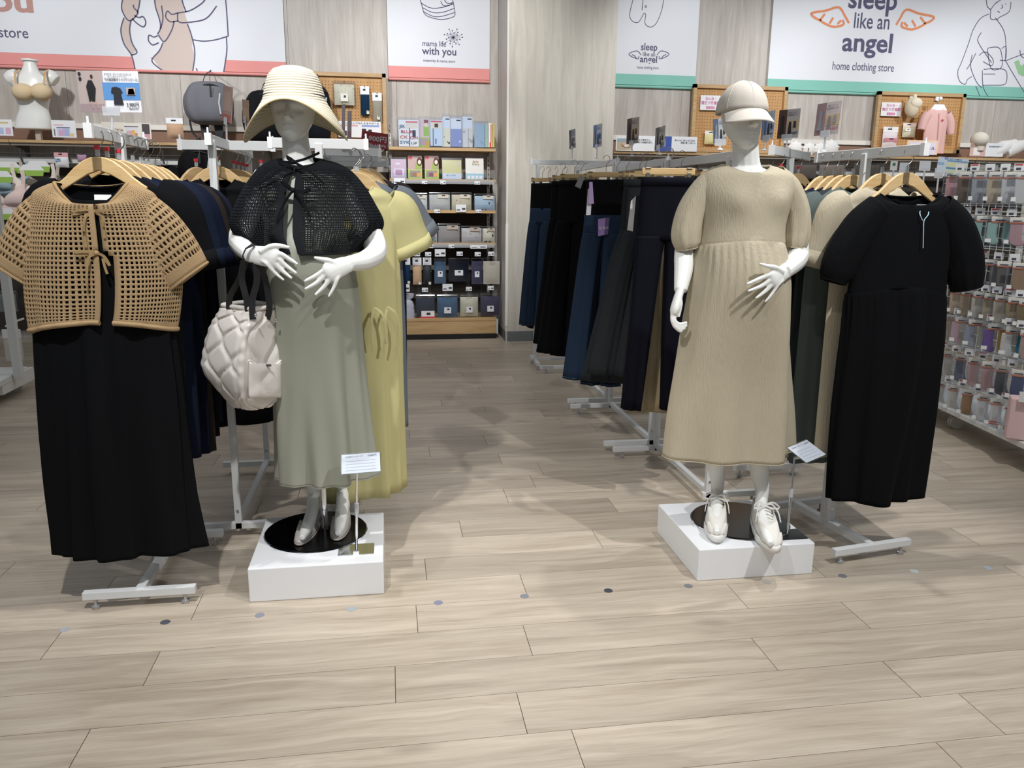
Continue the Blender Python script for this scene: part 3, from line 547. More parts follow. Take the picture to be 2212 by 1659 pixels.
def sleeve(par, mat, pts, rs, seed=0, n=40, fa=.05, name='sleeve', solid=.002, cuff=True, flat=1.0):
    ps = [P(*p) for p in pts]; a = crom([tuple(p)+(r,) for p, r in zip(ps, rs)], 6); rr = random.Random(seed); ph = rr.uniform(0, 6); mb = MB(); k = len(a); rings = []; nx = Vector((0, 1, 0))
    for i, q in enumerate(a):
        p = Vector(q[:3]); t = (Vector(a[min(i+1, k-1)][:3])-Vector(a[max(i-1, 0)][:3])).normalized(); nx = (nx-t*nx.dot(t)).normalized(); ny = t.cross(nx); u = i/(k-1)
        rings.append([p+(nx*math.cos(x)*flat+ny*math.sin(x))*float(q[3])*(1+fa*u*(math.sin(7*x+ph)+.6*math.sin(12*x+2*ph))) for x in (2*math.pi*j/n for j in range(n))])
    mb.loft(rings); o = obj(name, mb, mat, par, True, w=True, solid=solid)
    if cuff: obj('cuff', MB().tube(rings[-1]+[rings[-1][0]], .004, 6, False), mat, o, True, w=True)
    return o
sleeve(dR, BEI, [(1556, 384, 3.05), (1524, 410, 3.06), (1496, 456, 3.07), (1484, 502, 3.07), (1484, 525, 3.065), (1485, 536, 3.065)], [.052, .056, .06, .061, .054, .041], 1, fa=.06)
sleeve(dR, BEI, [(1672, 384, 3.05), (1700, 410, 3.06), (1718, 456, 3.06), (1721, 500, 3.05), (1719, 522, 3.04), (1717, 533, 3.04)], [.052, .054, .054, .053, .048, .040], 2, fa=.06)
# baseball cap
CAP = fabric('cap_twill', 'cfc8be', .05, .5, 500, .85)
cap = thing('baseball_cap', 'light greige baseball cap with curved brim', 'cap', (hr.x, 3.04, hr.z+.14))
C0 = Vector((hr.x+.004, 3.05, hr.z+.128)); n = 60; rg = []
for q in np.linspace(0, 1, 14):
    a = q*math.pi/2; ring = []
    for j in range(n):
        th = 2*math.pi*j/n; cr = .0012*abs(math.sin(3*th))*math.cos(a)
        x, y, z = (.094+cr)*math.cos(a)*math.cos(th), (.106+cr)*math.cos(a)*math.sin(th), .118*math.sin(a)+.012*max(0, -math.sin(th))*math.cos(a)
        ring.append(C0+Vector((x, y, z)))
    rg.append(ring)
obj('crown', MB().loft(rg, (0, 1)), CAP, cap, True, w=True, solid=.0025)
for k in range(6):
    th = math.pi/6+k*math.pi/3; obj('seam', MB().tube([C0+Vector((.096*math.cos(a)*math.cos(th), .1075*math.cos(a)*math.sin(th), .1195*math.sin(a)+.012*max(0, -math.sin(th))*math.cos(a))) for a in np.linspace(.05, 1.5, 10)], .0016, 5), CAP, cap, True, w=True)
obj('top_button', MB().ell(C0+Vector((0, 0, .119)), (.008, .008, .005)), CAP, cap, True, w=True)
br = []
for u in np.linspace(0, 1, 8):
    row = []
    for a in np.linspace(-1.3, 1.3, 25):
        s = math.sin(a); cq = math.cos(a)
        row.append(C0+Vector((.092*s*(1+.12*u), -.104*math.cos(a*.92)-.072*u*cq**.6, .012*math.cos(a)-.050*u*cq-.034*s*s*(.35+u*.65))))
    br.append(row)
obj('brim', MB().loft(br, closed=False), CAP, cap, True, w=True, solid=.004)
SN = (fabric('sneaker_canvas', 'e4e1da', .04, .5, 700, .8), M('sneaker_rubber', 'efeeea', .5), fabric('lace_white', 'f3f2ee', .02, .2))
shoe('sneaker', 'white lace-up sneaker standing on the plinth', (1543, 1100), (1548, 1172), .148, 'sneaker', SN, 'sneakers'); shoe('sneaker', 'white lace-up sneaker overhanging the front edge of the plinth', (1628, 1118), (1674, 1196), .148, 'sneaker', SN, 'sneakers')
# ================================================================ plinths, card stands, floor dots
def plinth(label, x0, x1, y0, y1, h):
    o = obj('display_plinth', MB().box((0, 0, h/2), (x1-x0, y1-y0, h)), M('plinth_white', 'eceef1', .38), bevel=.004); o.location = ((x0+x1)/2, (y0+y1)/2, 0); return tag(o, label, 'plinth')
plinth('low white square plinth under the mannequin with straw hat', -.555, -.048, 2.885, 3.39, .138); plinth('low white square plinth under the mannequin with baseball cap', 1.212, 1.714, 2.82, 3.322, .138)
def cardstand(label, foot, top, quad, Yq, lines, notch):
    f = G(*foot, .139); r = thing('price_card_stand', label, 'card stand', (f.x, f.y, .139))
    obj('base_plate', MB().prism([(-.07, -.05), (-.012, -.05), (-.012, -.018), (.012, -.018), (.012, -.05), (.07, -.05), (.07, .05), (-.07, .05)] if notch else [(-.07, -.05), (.07, -.05), (.07, .05), (-.07, .05)], (f.x, f.y, .1395), X, Yv, .0016), CHR if notch else M('black_steel', '050506', .18), r, w=True)
    t = P(*top); obj('lower_rod', MB().tube([(f.x, f.y, .141), (t.x+(f.x-t.x)*.45, f.y+(t.y-f.y)*.55, .141+(t.z-.141)*.55)], .0055, 10), CHR, r, True, w=True)
    obj('upper_rod', MB().tube([(t.x+(f.x-t.x)*.45, f.y+(t.y-f.y)*.55, .141+(t.z-.141)*.55), t], .004, 10), CHR, r, True, w=True)
    obj('collar', MB().tube([(t.x+(f.x-t.x)*.47, f.y+(t.y-f.y)*.53, .141+(t.z-.141)*.53-.012), (t.x+(f.x-t.x)*.43, f.y+(t.y-f.y)*.57, .141+(t.z-.141)*.57+.012)], .009, 10), clear('frosted_collar', a=.5), r, True, w=True)
    q = [P(x, y, yy) for (x, y), yy in zip(quad, Yq)]; ux, uy = (q[1]-q[0]), (q[3]-q[0]); W_, H_ = ux.length, uy.length; ux.normalize(); uy = (uy-ux*uy.dot(ux)).normalized(); nz = ux.cross(uy)
    pl = obj('card', MB().prism([(0, 0), (W_, 0), (W_, H_), (0, H_)], q[0], ux, uy, .0015), colr('cfd2d6', .6), r, w=True)
    obj('card_sleeve', MB().prism([(-.003, -.003), (W_+.003, -.003), (W_+.003, H_+.004), (-.003, H_+.004)], q[0]-nz*.002, ux, uy, .005), clear('acrylic', a=.04), r, w=True)
    obj('clip', MB().tube([t, q[0]+ux*W_*.4+uy*H_*.25], .006, 8), clear('frosted_collar'), r, True, w=True)
    s = nz*(.0022); o = q[0]+s
    g = colr('5f6470'); text('5分袖ワンピース', H_*.09, o+ux*W_*.1+uy*H_*.83, ux, uy, g, r); text(lines, H_*.11, o+ux*W_*.68+uy*H_*.83, ux, uy, g, r)
    for k in range(4): obj('ruled_line', MB().prism([(W_*.1, 0), (W_*.88, 0), (W_*.88, .0009), (W_*.1, .0009)], o+uy*H_*(.62-.16*k), ux, uy, .0002), colr('a3a8b2'), r, w=True)
cardstand('chrome price card stand on the plinth beside the ballet flats', (770, 1187), (771, 1020, 2.88), [(738, 1025), (822, 1018), (819, 977), (735, 984)], (2.84, 2.84, 2.92, 2.92), '6,980円', True)
cardstand('tilted price card stand on the plinth beside the sneakers', (1700, 1155), (1716, 990, 2.95), [(1742, 1000), (1784, 982), (1741, 950), (1700, 968)], (2.84, 2.9, 2.97, 2.92), '5,980円', False)
dots = [(140, 1360, 'a8aab0'), (357, 1344, '4d505c'), (561, 1329, '8c8e9a'), (759, 1316, '9da3aa'), (947, 1302, '80839a'), (1133, 1288, '7e8089'), (1314, 1276, '40434c'), (1487, 1266, '73747a'), (1656, 1257, '9c9a94'), (1820, 1244, '727178'), (1975, 1234, 'b9c6c6'), (2135, 1227, 'a7b4bf')]
dn = ['pale grey floor dot, leftmost of the row', 'charcoal floor dot in front of the black dress rack', 'slate grey floor dot before the plinth with ballet flats', 'soft grey-green floor dot before the card stand', 'lavender grey floor dot, right of the hat mannequin plinth', 'mid grey floor dot in the middle of the aisle', 'dark charcoal floor dot, right half of the aisle', 'grey floor dot left of the sneaker plinth', 'faint grey floor dot under the overhanging sneaker', 'grey floor dot in front of the right rack foot', 'pale mint floor dot right of the rack foot', 'pale blue-grey floor dot, rightmost of the row']
for (px, py, c_), lb in zip(dots, dn):
    p = G(px, py); o = obj('floor_dot', MB().lathe([(.0175, 0), (.0172, .0008)], (0, 0, .0002), 24), M('vinyl_'+c_, c_, .5)); o.location = (p.x, p.y, 0); tag(o, lb, 'floor dot', 'round floor dots')
# ================================================================ garment racks
RW = M('rack_white', 'dfe1e2', .35); PADM = M('clear_foot', 'b9bcc0', .15, .6)
def Ypx(px, Xw, py=450):
    d = _F+_R*(px-CXP)/FPX+_U*(CYP-py)/FPX; return Xw*d[1]/d[0]
def foot(root, a, b):
    fb = obj('foot_bar', MB().bar((a[0], a[1], .055), (b[0], b[1], .055), .03), RW, root, bevel=.002, w=True)
    for e in (.1, .9): p = Vector(a).lerp(Vector(b), e); obj('levelling_foot', MB().lathe([(.013, 0), (.015, .004), (.015, .012), (.007, .015), (.007, .04)], (p[0], p[1], 0), 12), PADM, fb, True, w=True)
def post(root, x, y, z, s=.03, sleeve_z=None):
    po = obj('post', MB().box((x, y, (.04+z)/2), (s, s, z-.04)), RW, root, bevel=.002, w=True)
    if sleeve_z: obj('post_sleeve', MB().box((x, y, .04+sleeve_z/2), (s+.008, s+.008, sleeve_z)), RW, root, bevel=.002, w=True)
    obj('bolt', MB().tube([(x, y-s/2-.006, .13), (x, y-s/2, .13)], .006, 10), CHR, po, True, w=True)
def rail(root, a, b, cap=True, s=(.02, .042)):
    rl = obj('rail', MB().bar(a, b, *s), RW, root, bevel=.002, w=True); d = (Vector(b)-Vector(a)).normalized()
    if cap:
        for p in (Vector(a), Vector(b)): obj('end_cap', MB().box(p, (s[0]+.006, .02, s[1]+.005), rot=basis(d)).tube([p+Z*.02, p+Z*.045], .004, 8), M('cap_white', 'f4f5f6', .4), rl, w=True)
def rack_T(label, x, y, rz, z, half=.31, fw=.2, yb=.28):
    m = Matrix.Rotation(rz, 3, 'Z'); T = lambda a, b, c: Vector((x, y, 0))+m@Vector((a, b, c))
    r = thing('garment_rack', label, 'clothes rack', (x, y, 0))
    foot(r, T(-fw, -yb, 0), T(fw, -yb, 0)); foot(r, T(-fw, yb-.03, 0), T(fw, yb-.03, 0)); obj('base_bar', MB().bar(T(0, -yb, .055), T(0, yb, .055), .034), RW, r, bevel=.002, w=True)
    post(r, x, y, z, .032, .17); post(r, x+.0, y+.037, .9, .03); rail(r, T(0, -half, z), T(0, half, z)); return r
def rack_H(label, x0, y0, x1, y1, z, fw=.26, arms=(), half0=False):
    r = thing('garment_rack', label, 'clothes rack', ((x0+x1)/2, (y0+y1)/2, 0)); d = Vector((x1-x0, y1-y0, 0)).normalized(); n = Vector((d.y, -d.x, 0))
    for x, y in ((x0, y0), (x1, y1)): foot(r, Vector((x, y, 0))-n*(.03 if half0 and y == y0 else fw), Vector((x, y, 0))+n*fw); post(r, x, y, z)
    obj('base_bar', MB().bar((x0, y0, .07), (x1, y1, .07), .028), RW, r, bevel=.002, w=True); rail(r, Vector((x0, y0, z))-d*.06, Vector((x1, y1, z))+d*.06)
    for a, b in arms: rail(r, a, b)
    return r
rack_T('white T rack holding the tan crochet cardigan', -.955, 3.2, 0, 1.715)
rack_T('white T rack holding the black puff-sleeve dress', 2.0, 3.2, math.radians(9), 1.71)
rack_H('white rack of black garments between cardigan rack and hat mannequin', -.70, 3.53, -.70, 4.42, 1.735, .24, [((-.90, 3.86, 1.735), (-.50, 3.86, 1.735))])
rack_T('white rack of yellow dresses behind the hat mannequin', -.28, 3.62, math.radians(90), 1.735, .2, .1, .09)
rack_H('white rack behind the yellow dresses', -.34, 4.62, -.34, 5.6, 1.76, .24, [((-.34, 4.66, 1.76), (-.03, 4.66, 1.76)), ((-.34, 5.05, 1.75), (-.035, 5.05, 1.75)), ((-.34, 5.55, 1.74), (.015, 5.55, 1.74))])
rack_H('white trouser rack nearest the beige dress mannequin', 1.58, 3.62, 1.58, 4.42, 1.715, .27, half0=True)
rack_H('white trouser rack in the middle of the row', 1.585, 4.54, 1.585, 5.46, 1.73, .3)
rack_H('white trouser rack second from the column', 1.6, 5.62, 1.62, 6.85, 1.78, .3)
rD = rack_H('white trouser rack nearest the column', 1.335, 7.17, 2.35, 7.17, 1.845, .2)
E_a, E_b = P(1667, 324, 3.75), P(1745, 338, 4.3); rE = thing('garment_rack', 'white rack between beige and black dresses at the back', 'clothes rack', ((E_a.x+E_b.x)/2, (E_a.y+E_b.y)/2, 0))
rail(rE, E_a, E_b); post(rE, (E_a.x+E_b.x)/2, (E_a.y+E_b.y)/2, E_a.z-.02); foot(rE, ((E_a.x+E_b.x)/2-.2, 4.0, 0), ((E_a.x+E_b.x)/2+.2, 4.0, 0))
# ================================================================ hangers
HW = wood('hanger_beech', 'c9a36d', 'e3c797', (1.2, 12, 12), 3, .4, True, 0, .04, .05); HK = M('hook_steel', 'a6a29b', .3, 1)
def hanger_proto(red):
    r = thing('wooden_hanger', 'x', 'hanger'); tp = [(0, 0), (.025, -.003), (.05, -.014), (.08, -.037), (.11, -.067), (.135, -.087), (.152, -.098)]; bt = [(.146, -.128), (.13, -.117), (.11, -.104), (.07, -.079), (.035, -.058), (0, -.045)]
    pl = tp+bt; pl = pl+[(-x, y) for x, y in reversed(pl[1:-1])]
    obj('hanger_body', MB().prism(pl, (0, .0075, 0), X, Z, .015), HW, r, bevel=.003, smooth=True)
    hk = [(0, 0, -.01), (0, 0, .022), (.004, 0, .03), (.018, 0, .045), (.024, 0, .062), (.02, 0, .082), (.0, 0, .094), (-.018, 0, .086), (-.022, 0, .072)]
    obj('hook', MB().tube(curve3(hk, 4), .0019, 7), HK, r, True)
    obj('size_clip', MB().box((0, -.0, .013), (.012, .008, .022)), clear('clip_clear', a=.35), r)
    if red: obj('sale_clip', MB().box((0, -.0, .03), (.017, .011, .013)), colr('d8343f'), r, bevel=.001)
    return r
HP = {k: hanger_proto(k) for k in (True, False)}; usedp = {True: False, False: False}
def hanger(loc, rz, red, label, rail_z=None):
    if not usedp[red]: usedp[red] = True; r = HP[red]; r.location = loc; r.rotation_euler = (0, 0, rz); r['label'] = label
    else: r = dup(HP[red], loc, rz, label)
    r['group'] = 'wooden hangers on the racks'; return r
# ================================================================ generic garments
def hung(name, label, cat, loc, rz, L, mat, sh=.21, hem=.24, dep=.05, sl=None, seed=0, fa=.012, grp=None, dip=.05, waist=None, cuffm=None):
    r = thing(name, label, cat, loc, rz, grp); wm = waist or (sh+hem)/2
    rows = [(-.052, 0, 0, .075, .02, .02, dip, .01), (-.064, 0, 0, .105, .028, .028, dip*.6), (-.09, 0, 0, .15, .036, .036, .01), (-.125, 0, 0, sh*.93, dep*.8, dep*.8), (-.17, 0, 0, sh, dep, dep, 0, 0, fa*.2), (-.30, 0, 0, sh*.98, dep*1.1, dep, 0, 0, fa*.4), (-L*.55, 0, 0, wm, dep*1.2, dep*1.1, 0, 0, fa), (-L*.8, 0, 0, (wm+hem)/2, dep*1.3, dep*1.2, 0, 0, fa*1.3), (-L, 0, 0, hem, dep*1.4, dep*1.3, 0, 0, fa*1.5)]
    rg = ringrows(rows, 72, 4, seed, (5, 8, 13), drift=1.5, sh=.5); obj('garment_body', MB().loft(rg), mat, r, True, solid=.002)
    obj('neckline', MB().tube(rg[0]+[rg[0][0]], .0035, 6, False), mat, r, True)
    if sl:
        ln, r0, r1, dx = sl
        for s in (-1, 1):
            ps = [(s*sh*.72, 0, -.125), (s*(sh*.98), 0, -.165), (s*(sh+dx*.5), .01, -.165-ln*.5), (s*(sh+dx), .015, -.165-ln)]; a = crom([p+(q,) for p, q in zip(ps, (r0*.7, r0, (r0+r1)/2, r1))], 5); mb = MB()
            rings = []; k = len(a)
            for i, q in enumerate(a):
                t = (Vector(a[min(i+1, k-1)][:3])-Vector(a[max(i-1, 0)][:3])).normalized(); nx = Vector((0, 1, 0)); nx = (nx-t*nx.dot(t)).normalized(); ny = t.cross(nx)
                rings.append([Vector(q[:3])+(nx*math.cos(u)*.45+ny*math.sin(u))*float(q[3])*(1+.05*math.sin(5*u+seed)) for u in (2*math.pi*j/28 for j in range(28))])
            so = obj('sleeve', MB().loft(rings), mat, r, True, solid=.002); obj('cuff', MB().loft([[p+(p-Vector(a[-1][:3]))*.05 for p in rings[-4]], [p+(p-Vector(a[-1][:3]))*.05 for p in rings[-1]]]), cuffm or mat, so, True, solid=.002)
    return r
# ---- tan crochet cardigan over a black dress, front of the left rack
YC = 2.965; TAN = fabric('tan_crochet', 'a88e6c', .14, .8, 420, .9); DBK = fabric('black_crepe', '0c0d10', .05, .3, 500, .85)
hanger((-.962, YC+.01, P(205, 338, YC).z), math.radians(-3), True, 'wooden hanger carrying the tan crochet cardigan')
bd = thing('long_dress', 'long black sleeveless dress under the tan crochet cardigan', 'dress', (-.955, YC, .3))
rows = [LV(398, 125, 268, YC, .03, .03, .075, .01), LV(406, 112, 290, YC, .035, .035, .05), LV(440, 92, 330, YC, .04, .045), LV(520, 75, 365, YC, .045, .05), LV(620, 70, 375, YC, .05, .055, 0, 0, .004), LV(720, 80, 376, YC, .055, .06, 0, 0, .008), LV(850, 92, 393, YC, .06, .065, 0, 0, .012), LV(1000, 104, 410, YC, .065, .07, 0, 0, .016), LV(1120, 116, 428, YC, .07, .075, 0, 0, .019), LV(1186, 122, 440, YC, .075, .075, .008, 0, .021)]
rg = ringrows(rows, 110, 5, 21, (6, 10, 15)); obj('dress_body', MB().loft(rg), DBK, bd, True, w=True, solid=.002); obj('neck_binding', MB().tube(rg[0]+[rg[0][0]], .004, 6, False), DBK, bd, True, w=True)
q = P(217, 434, YC-.02); obj('brand_label', MB().box((q.x, YC+.008, q.z+.012), (.055, .002, .018), rot=Matrix.Rotation(-.2, 3, 'X')), colr('f1f1f2'), bd, w=True)
cg = thing('crochet_cardigan', 'tan crochet short cardigan with two ribbon ties on a hanger', 'cardigan', (-.955, YC, 1.2))
rw = [LV(396, 118, 276, YC, .042, .042, .092, .012), LV(402, 100, 300, YC, .05, .048, .07), LV(416, 74, 330, YC, .056, .052, .04), LV(440, 64, 345, YC, .062, .056, .012), LV(480, 54, 364, YC, .066, .062), LV(540, 48, 382, YC, .07, .066, 0, 0, .004), LV(600, 49, 390, YC, .073, .07, 0, 0, .007), LV(660, 56, 386, YC, .077, .074, 0, 0, .009), LV(712, 66, 378, YC, .08, .077, -.035, -.02, .011)]
NN = 100; gr = ringrows(rw, NN, 6, 13, (5, 8, 14), drift=1); m_ = len(gr); j0 = 0
def jo(i): return 75+int(round(2.4*min(1, i/m_)))
def gapc(i): return 1 if i < 30 else 2
obj('cardigan_knit', crochet(gr, True, lambda i, j: i < 1 or i >= m_-3 or 0 <= abs(j-jo(i))-gapc(i) <= 0, lambda i, j: abs(j-jo(i)) < gapc(i) and i > 2, .54), TAN, cg, True, w=True, solid=.005)
obj('neck_binding', MB().tube(gr[0]+[gr[0][0]], .0065, 8, False), fabric('tan_binding', 'a08660', .06, .2), cg, True, w=True)
br_ = gr[-1]; obj('hem_roll', MB().tube([br_[(jo(m_-1)+2+t) % NN] for t in range(NN-2)], .009, 8), TAN, cg, True, w=True)
def csleeve(par, mat, pts, rs, n, k, flat, hole=.5, solid=.005):
    ps = [P(*p) for p in pts]; a = crom([tuple(p)+(r,) for p, r in zip(ps, rs)], k); kk = len(a); rings = []; nx = Vector((0, 1, 0))
    for i, q in enumerate(a):
        t = (Vector(a[min(i+1, kk-1)][:3])-Vector(a[max(i-1, 0)][:3])).normalized(); nx = (nx-t*nx.dot(t)).normalized(); ny = t.cross(nx)
        rings.append([Vector(q[:3])+(nx*math.cos(x)*flat+ny*math.sin(x))*float(q[3])*(1+.03*math.sin(3*x+i*.2)) for x in (2*math.pi*j/n for j in range(n))])
    so = obj('sleeve', crochet(rings, True, lambda i, j: i >= kk-3, hole=hole), mat, par, True, w=True, solid=solid); obj('cuff', MB().tube(rings[-1]+[rings[-1][0]], .006, 6, False), mat, so, True, w=True)
csleeve(cg, TAN, [(285, 468, YC), (325, 507, YC-.005), (368, 553, YC-.01), (406, 598, YC-.012)], [.108, .117, .106, .084], 42, 4, .36, .54)
csleeve(cg, TAN, [(132, 468, YC), (97, 507, YC), (64, 553, YC), (36, 596, YC)], [.104, .113, .102, .083], 42, 4, .34, .54)
TB = fabric('tan_binding', 'a08660'); fy = YC-.075
bow(cg, TB, (200, 457, fy+.02), [[(200, 457, fy+.02), (180, 452, fy), (158, 458, fy), (160, 462, fy), (185, 458, fy+.01)], [(202, 457, fy+.02), (222, 456, fy), (240, 453, fy-.005)], [(200, 458, fy+.02), (184, 470, fy), (182, 500, fy), (187, 545, fy), (185, 575, fy)], [(205, 459, fy+.02), (219, 468, fy), (224, 490, fy), (226, 515, fy)]], .0085)
bow(cg, TB, (208, 547, fy+.005), [[(208, 547, fy), (190, 543, fy-.01), (166, 545, fy-.012), (164, 549, fy-.01), (190, 550, fy-.005)], [(210, 547, fy), (226, 555, fy-.01), (237, 574, fy-.012), (230, 565, fy-.01), (222, 556, fy-.01), (226, 575, fy-.01), (232, 592, fy-.01)], [(207, 548, fy), (192, 556, fy-.01), (188, 580, fy-.012), (187, 618, fy-.012)]], .0085)
# ---- black puff-sleeve dress, front of the right rack
YK = 2.97
hanger((2.045, YK+.012, P(1966, 372, YK).z), math.radians(4), False, 'wooden hanger carrying the black puff-sleeve dress')
kd = thing('puff_sleeve_dress', 'black puff-sleeve gathered dress hanging at the front of the right rack', 'dress', (2.03, YK, .3)); KM = M('black_crinkle', '0a0b0e', .9, var=.08, vs=5, bump=.8, bs=140, bst=(1.6, 1.6, .2), spec=.14, bd=.003)
rows = [LV(420, 1900, 2030, YK, .03, .03, .055, .01), LV(426, 1888, 2046, YK, .036, .034, .035), LV(440, 1870, 2062, YK, .042, .04, .01), LV(470, 1853, 2072, YK, .05, .045), LV(530, 1848, 2058, YK, .055, .05), LV(590, 1838, 2046, YK, .058, .052, 0, 0, .003), LV(636, 1830, 2040, YK, .06, .055, -.03, -.01, .003)]
rg = ringrows(rows, 110, 5, 6); obj('bodice', MB().loft(rg), KM, kd, True, w=True, solid=.002); obj('neck_binding', MB().tube(rg[0]+[rg[0][0]], .0042, 6, False), KM, kd, True, w=True)
rows = [LV(634, 1830, 2040, YK, .06, .055, -.03, -.01, .002), LV(645, 1829, 2040, YK, .066, .06, -.022, -.01, .005), LV(720, 1826, 2034, YK, .072, .065, 0, 0, .011), LV(850, 1814, 2013, YK, .078, .07, 0, 0, .016), LV(980, 1803, 1990, YK, .082, .074, 0, 0, .019), LV(1072, 1797, 1973, YK, .085, .078, .008, 0, .022)]
rg = ringrows(rows, 150, 6, 9, (4, 7, 11), gather=(31, .004, .18)); obj('skirt', MB().loft(rg), KM, kd, True, w=True, solid=.002); obj('waist_seam', MB().tube(rg[0]+[rg[0][0]], .003, 6, False), KM, kd, True, w=True)
sleeve(kd, KM, [(1900, 448, YK), (1862, 488, YK), (1826, 545, YK-.005), (1808, 585, YK-.01), (1800, 608, YK-.012)], [.06, .074, .076, .068, .05], 3, flat=.75)
sleeve(kd, KM, [(2028, 448, YK), (2060, 488, YK), (2080, 545, YK-.005), (2085, 592, YK-.01), (2088, 622, YK-.012)], [.06, .074, .078, .074, .062], 4, flat=.75)
a = P(1991, 447, YK+.012); obj('brand_label', MB().box((a.x, YK+.012, a.z), (.045, .002, .018), rot=Matrix.Rotation(-.15, 3, 'X')), colr('f3f3f4'), kd, w=True)
obj('back_tie', MB().ribbon(curve3([P(*p) for p in ((1920, 425, YK+.03), (1945, 436, YK+.03), (1965, 438, YK+.028), (1985, 432, YK+.028), (2005, 430, YK+.03), (1985, 440, YK+.03), (1965, 441, YK+.03))], 4), .012, (0, 0, 1)), KM, kd, True, w=True)
obj('tag_loop', MB().tube(curve3([P(*p) for p in ((1993, 476, YK-.064), (1987, 462, YK-.06), (1990, 451, YK-.03), (1997, 449, YK-.02), (2005, 452, YK-.03), (2005, 464, YK-.06), (1996, 477, YK-.064), (1995, 500, YK-.07), (1994, 536, YK-.072))], 4), .0017, 6), colr('b9dcec', .3), kd, True, w=True)
# ---- more garments on the left T rack
NAVY = fabric('navy_jersey', '161d2f', .06, .3, 500, .85); DBR = fabric('dark_brown_knit', '2b2523', .06, .3, 500, .85); NV2 = fabric('midnight_cotton', '10172a', .06, .3, 500, .85); BLC = fabric('black_cotton', '0e0f13', .06, .3, 500, .85)
zl = P(205, 338, YC).z
specs = [(3.05, True, BLC, 'black short-sleeve dress directly behind the tan cardigan', 1.2), (3.14, True, NAVY, 'navy turned-cuff shirt dress third on the cardigan rack', 1.12), (3.27, False, NV2, 'midnight blue shirt dress just behind the cardigan rack post', 1.14), (3.34, False, DBR, 'dark brown knit dress near the back of the cardigan rack', 1.15), (3.40, False, BLC, 'black dress second from the back of the cardigan rack', 1.1), (3.46, False, NAVY, 'navy dress at the back end of the cardigan rack', 1.05)]
for i, (y, red, mt, lb, L) in enumerate(specs):
    yaw = math.radians(-4-2*i); hanger((-.955+.01*i, y, zl-.002*i), yaw, red, 'wooden hanger carrying the '+lb); hung('long_dress', lb, 'dress', (-.955+.01*i, y, zl-.002*i), yaw, L, mt, .215, .20 if i else .19, .035, (.23, .085, .085, .05), 30+i, .008)
# ---- rack behind: navy and black tops on its cross arm and rail
zr = 1.735-.095
for i, (x, y, yaw, mt, L, lb) in enumerate([(-.84, 3.87, 58, NAVY, 1.0, 'navy dress on the left end of the cross arm'), (-.77, 3.87, 55, NV2, 1.05, 'midnight dress second from the left on the cross arm'), (-.72, 3.70, 15, BLC, 1.15, 'black dress behind the rack post beside the handbag'), (-.56, 3.88, -50, BLC, 1.12, 'black dress at the right end of the cross arm'), (-.70, 4.0, 8, BLC, 1.15, 'black dress in the middle of the black garment rack'), (-.70, 4.12, 5, NV2, 1.1, 'midnight dress deep on the black garment rack'), (-.70, 4.24, 5, BLC, 1.12, 'black dress second from the back of the black garment rack'), (-.70, 4.36, 3, BLC, 1.15, 'black dress at the back of the black garment rack')]):
    hanger((x, y, zr), math.radians(yaw), True, 'wooden hanger carrying the '+lb); hung('black_dress', lb, 'dress', (x, y, zr), math.radians(yaw), L, mt, .2, .22, .04, (.2, .075, .07, .05), 50+i, .01)
# ---- yellow, grey and dark dresses right of the hat mannequin
YEL = fabric('pale_olive_linen', 'bfb886', .06, .3, 420, .85); GRY = fabric('blue_grey_twill', '6e747c', .05, .3, 420, .8); CHB = fabric('charcoal_brown', '4a4548', .05, .3)
for i, (px, py, y, yaw, mt, L, lb, sl) in enumerate([(768, 388, 3.42, 24, YEL, 1.40, 'pale olive yellow tie-waist dress right beside the hat mannequin', (.17, .09, .10, .07)), (772, 388, 3.56, 26, YEL, 1.28, 'pale olive yellow dress behind the front yellow one', (.17, .09, .10, .07)), (778, 378, 3.72, 22, GRY, 1.22, 'blue grey short-sleeve dress behind the yellow dresses', (.16, .1, .095, .12)), (795, 385, 4.5, 15, NV2, 1.1, 'navy dress behind the blue grey dress', (.15, .08, .08, .04)), (795, 375, 4.7, 10, CHB, 1.05, 'charcoal brown long coat dress in the aisle rack', (.25, .08, .07, .02)), (800, 380, 5.1, 10, BLC, .9, 'black top with white shoulder panel near the wall shelves', (.15, .08, .08, .04))]):
    p = P(px, py, y); hanger((p.x, y, p.z+.03), math.radians(yaw), False, 'wooden hanger carrying the '+lb); t = hung('tie_waist_dress', lb, 'dress', (p.x, y, p.z+.03), math.radians(yaw), L, mt, .19, .19, .045, sl, 70+i, .014)
    if i < 2:
        for s in (0, 1):
            sx = .03+.06*s-.02*i; obj('tie', MB().ribbon(curve3([(sx, -.085, -.55), (sx+.03, -.10, -.58), (sx+.045, -.10, -.66), (sx+.03, -.095, -.74)], 4), .012, (1, 0, 0)), mt, t, True); obj('tie', MB().ribbon(curve3([(sx, -.085, -.55), (sx-.02, -.10, -.6), (sx-.015, -.10, -.7)], 4), .012, (1, 0, 0)), mt, t, True)
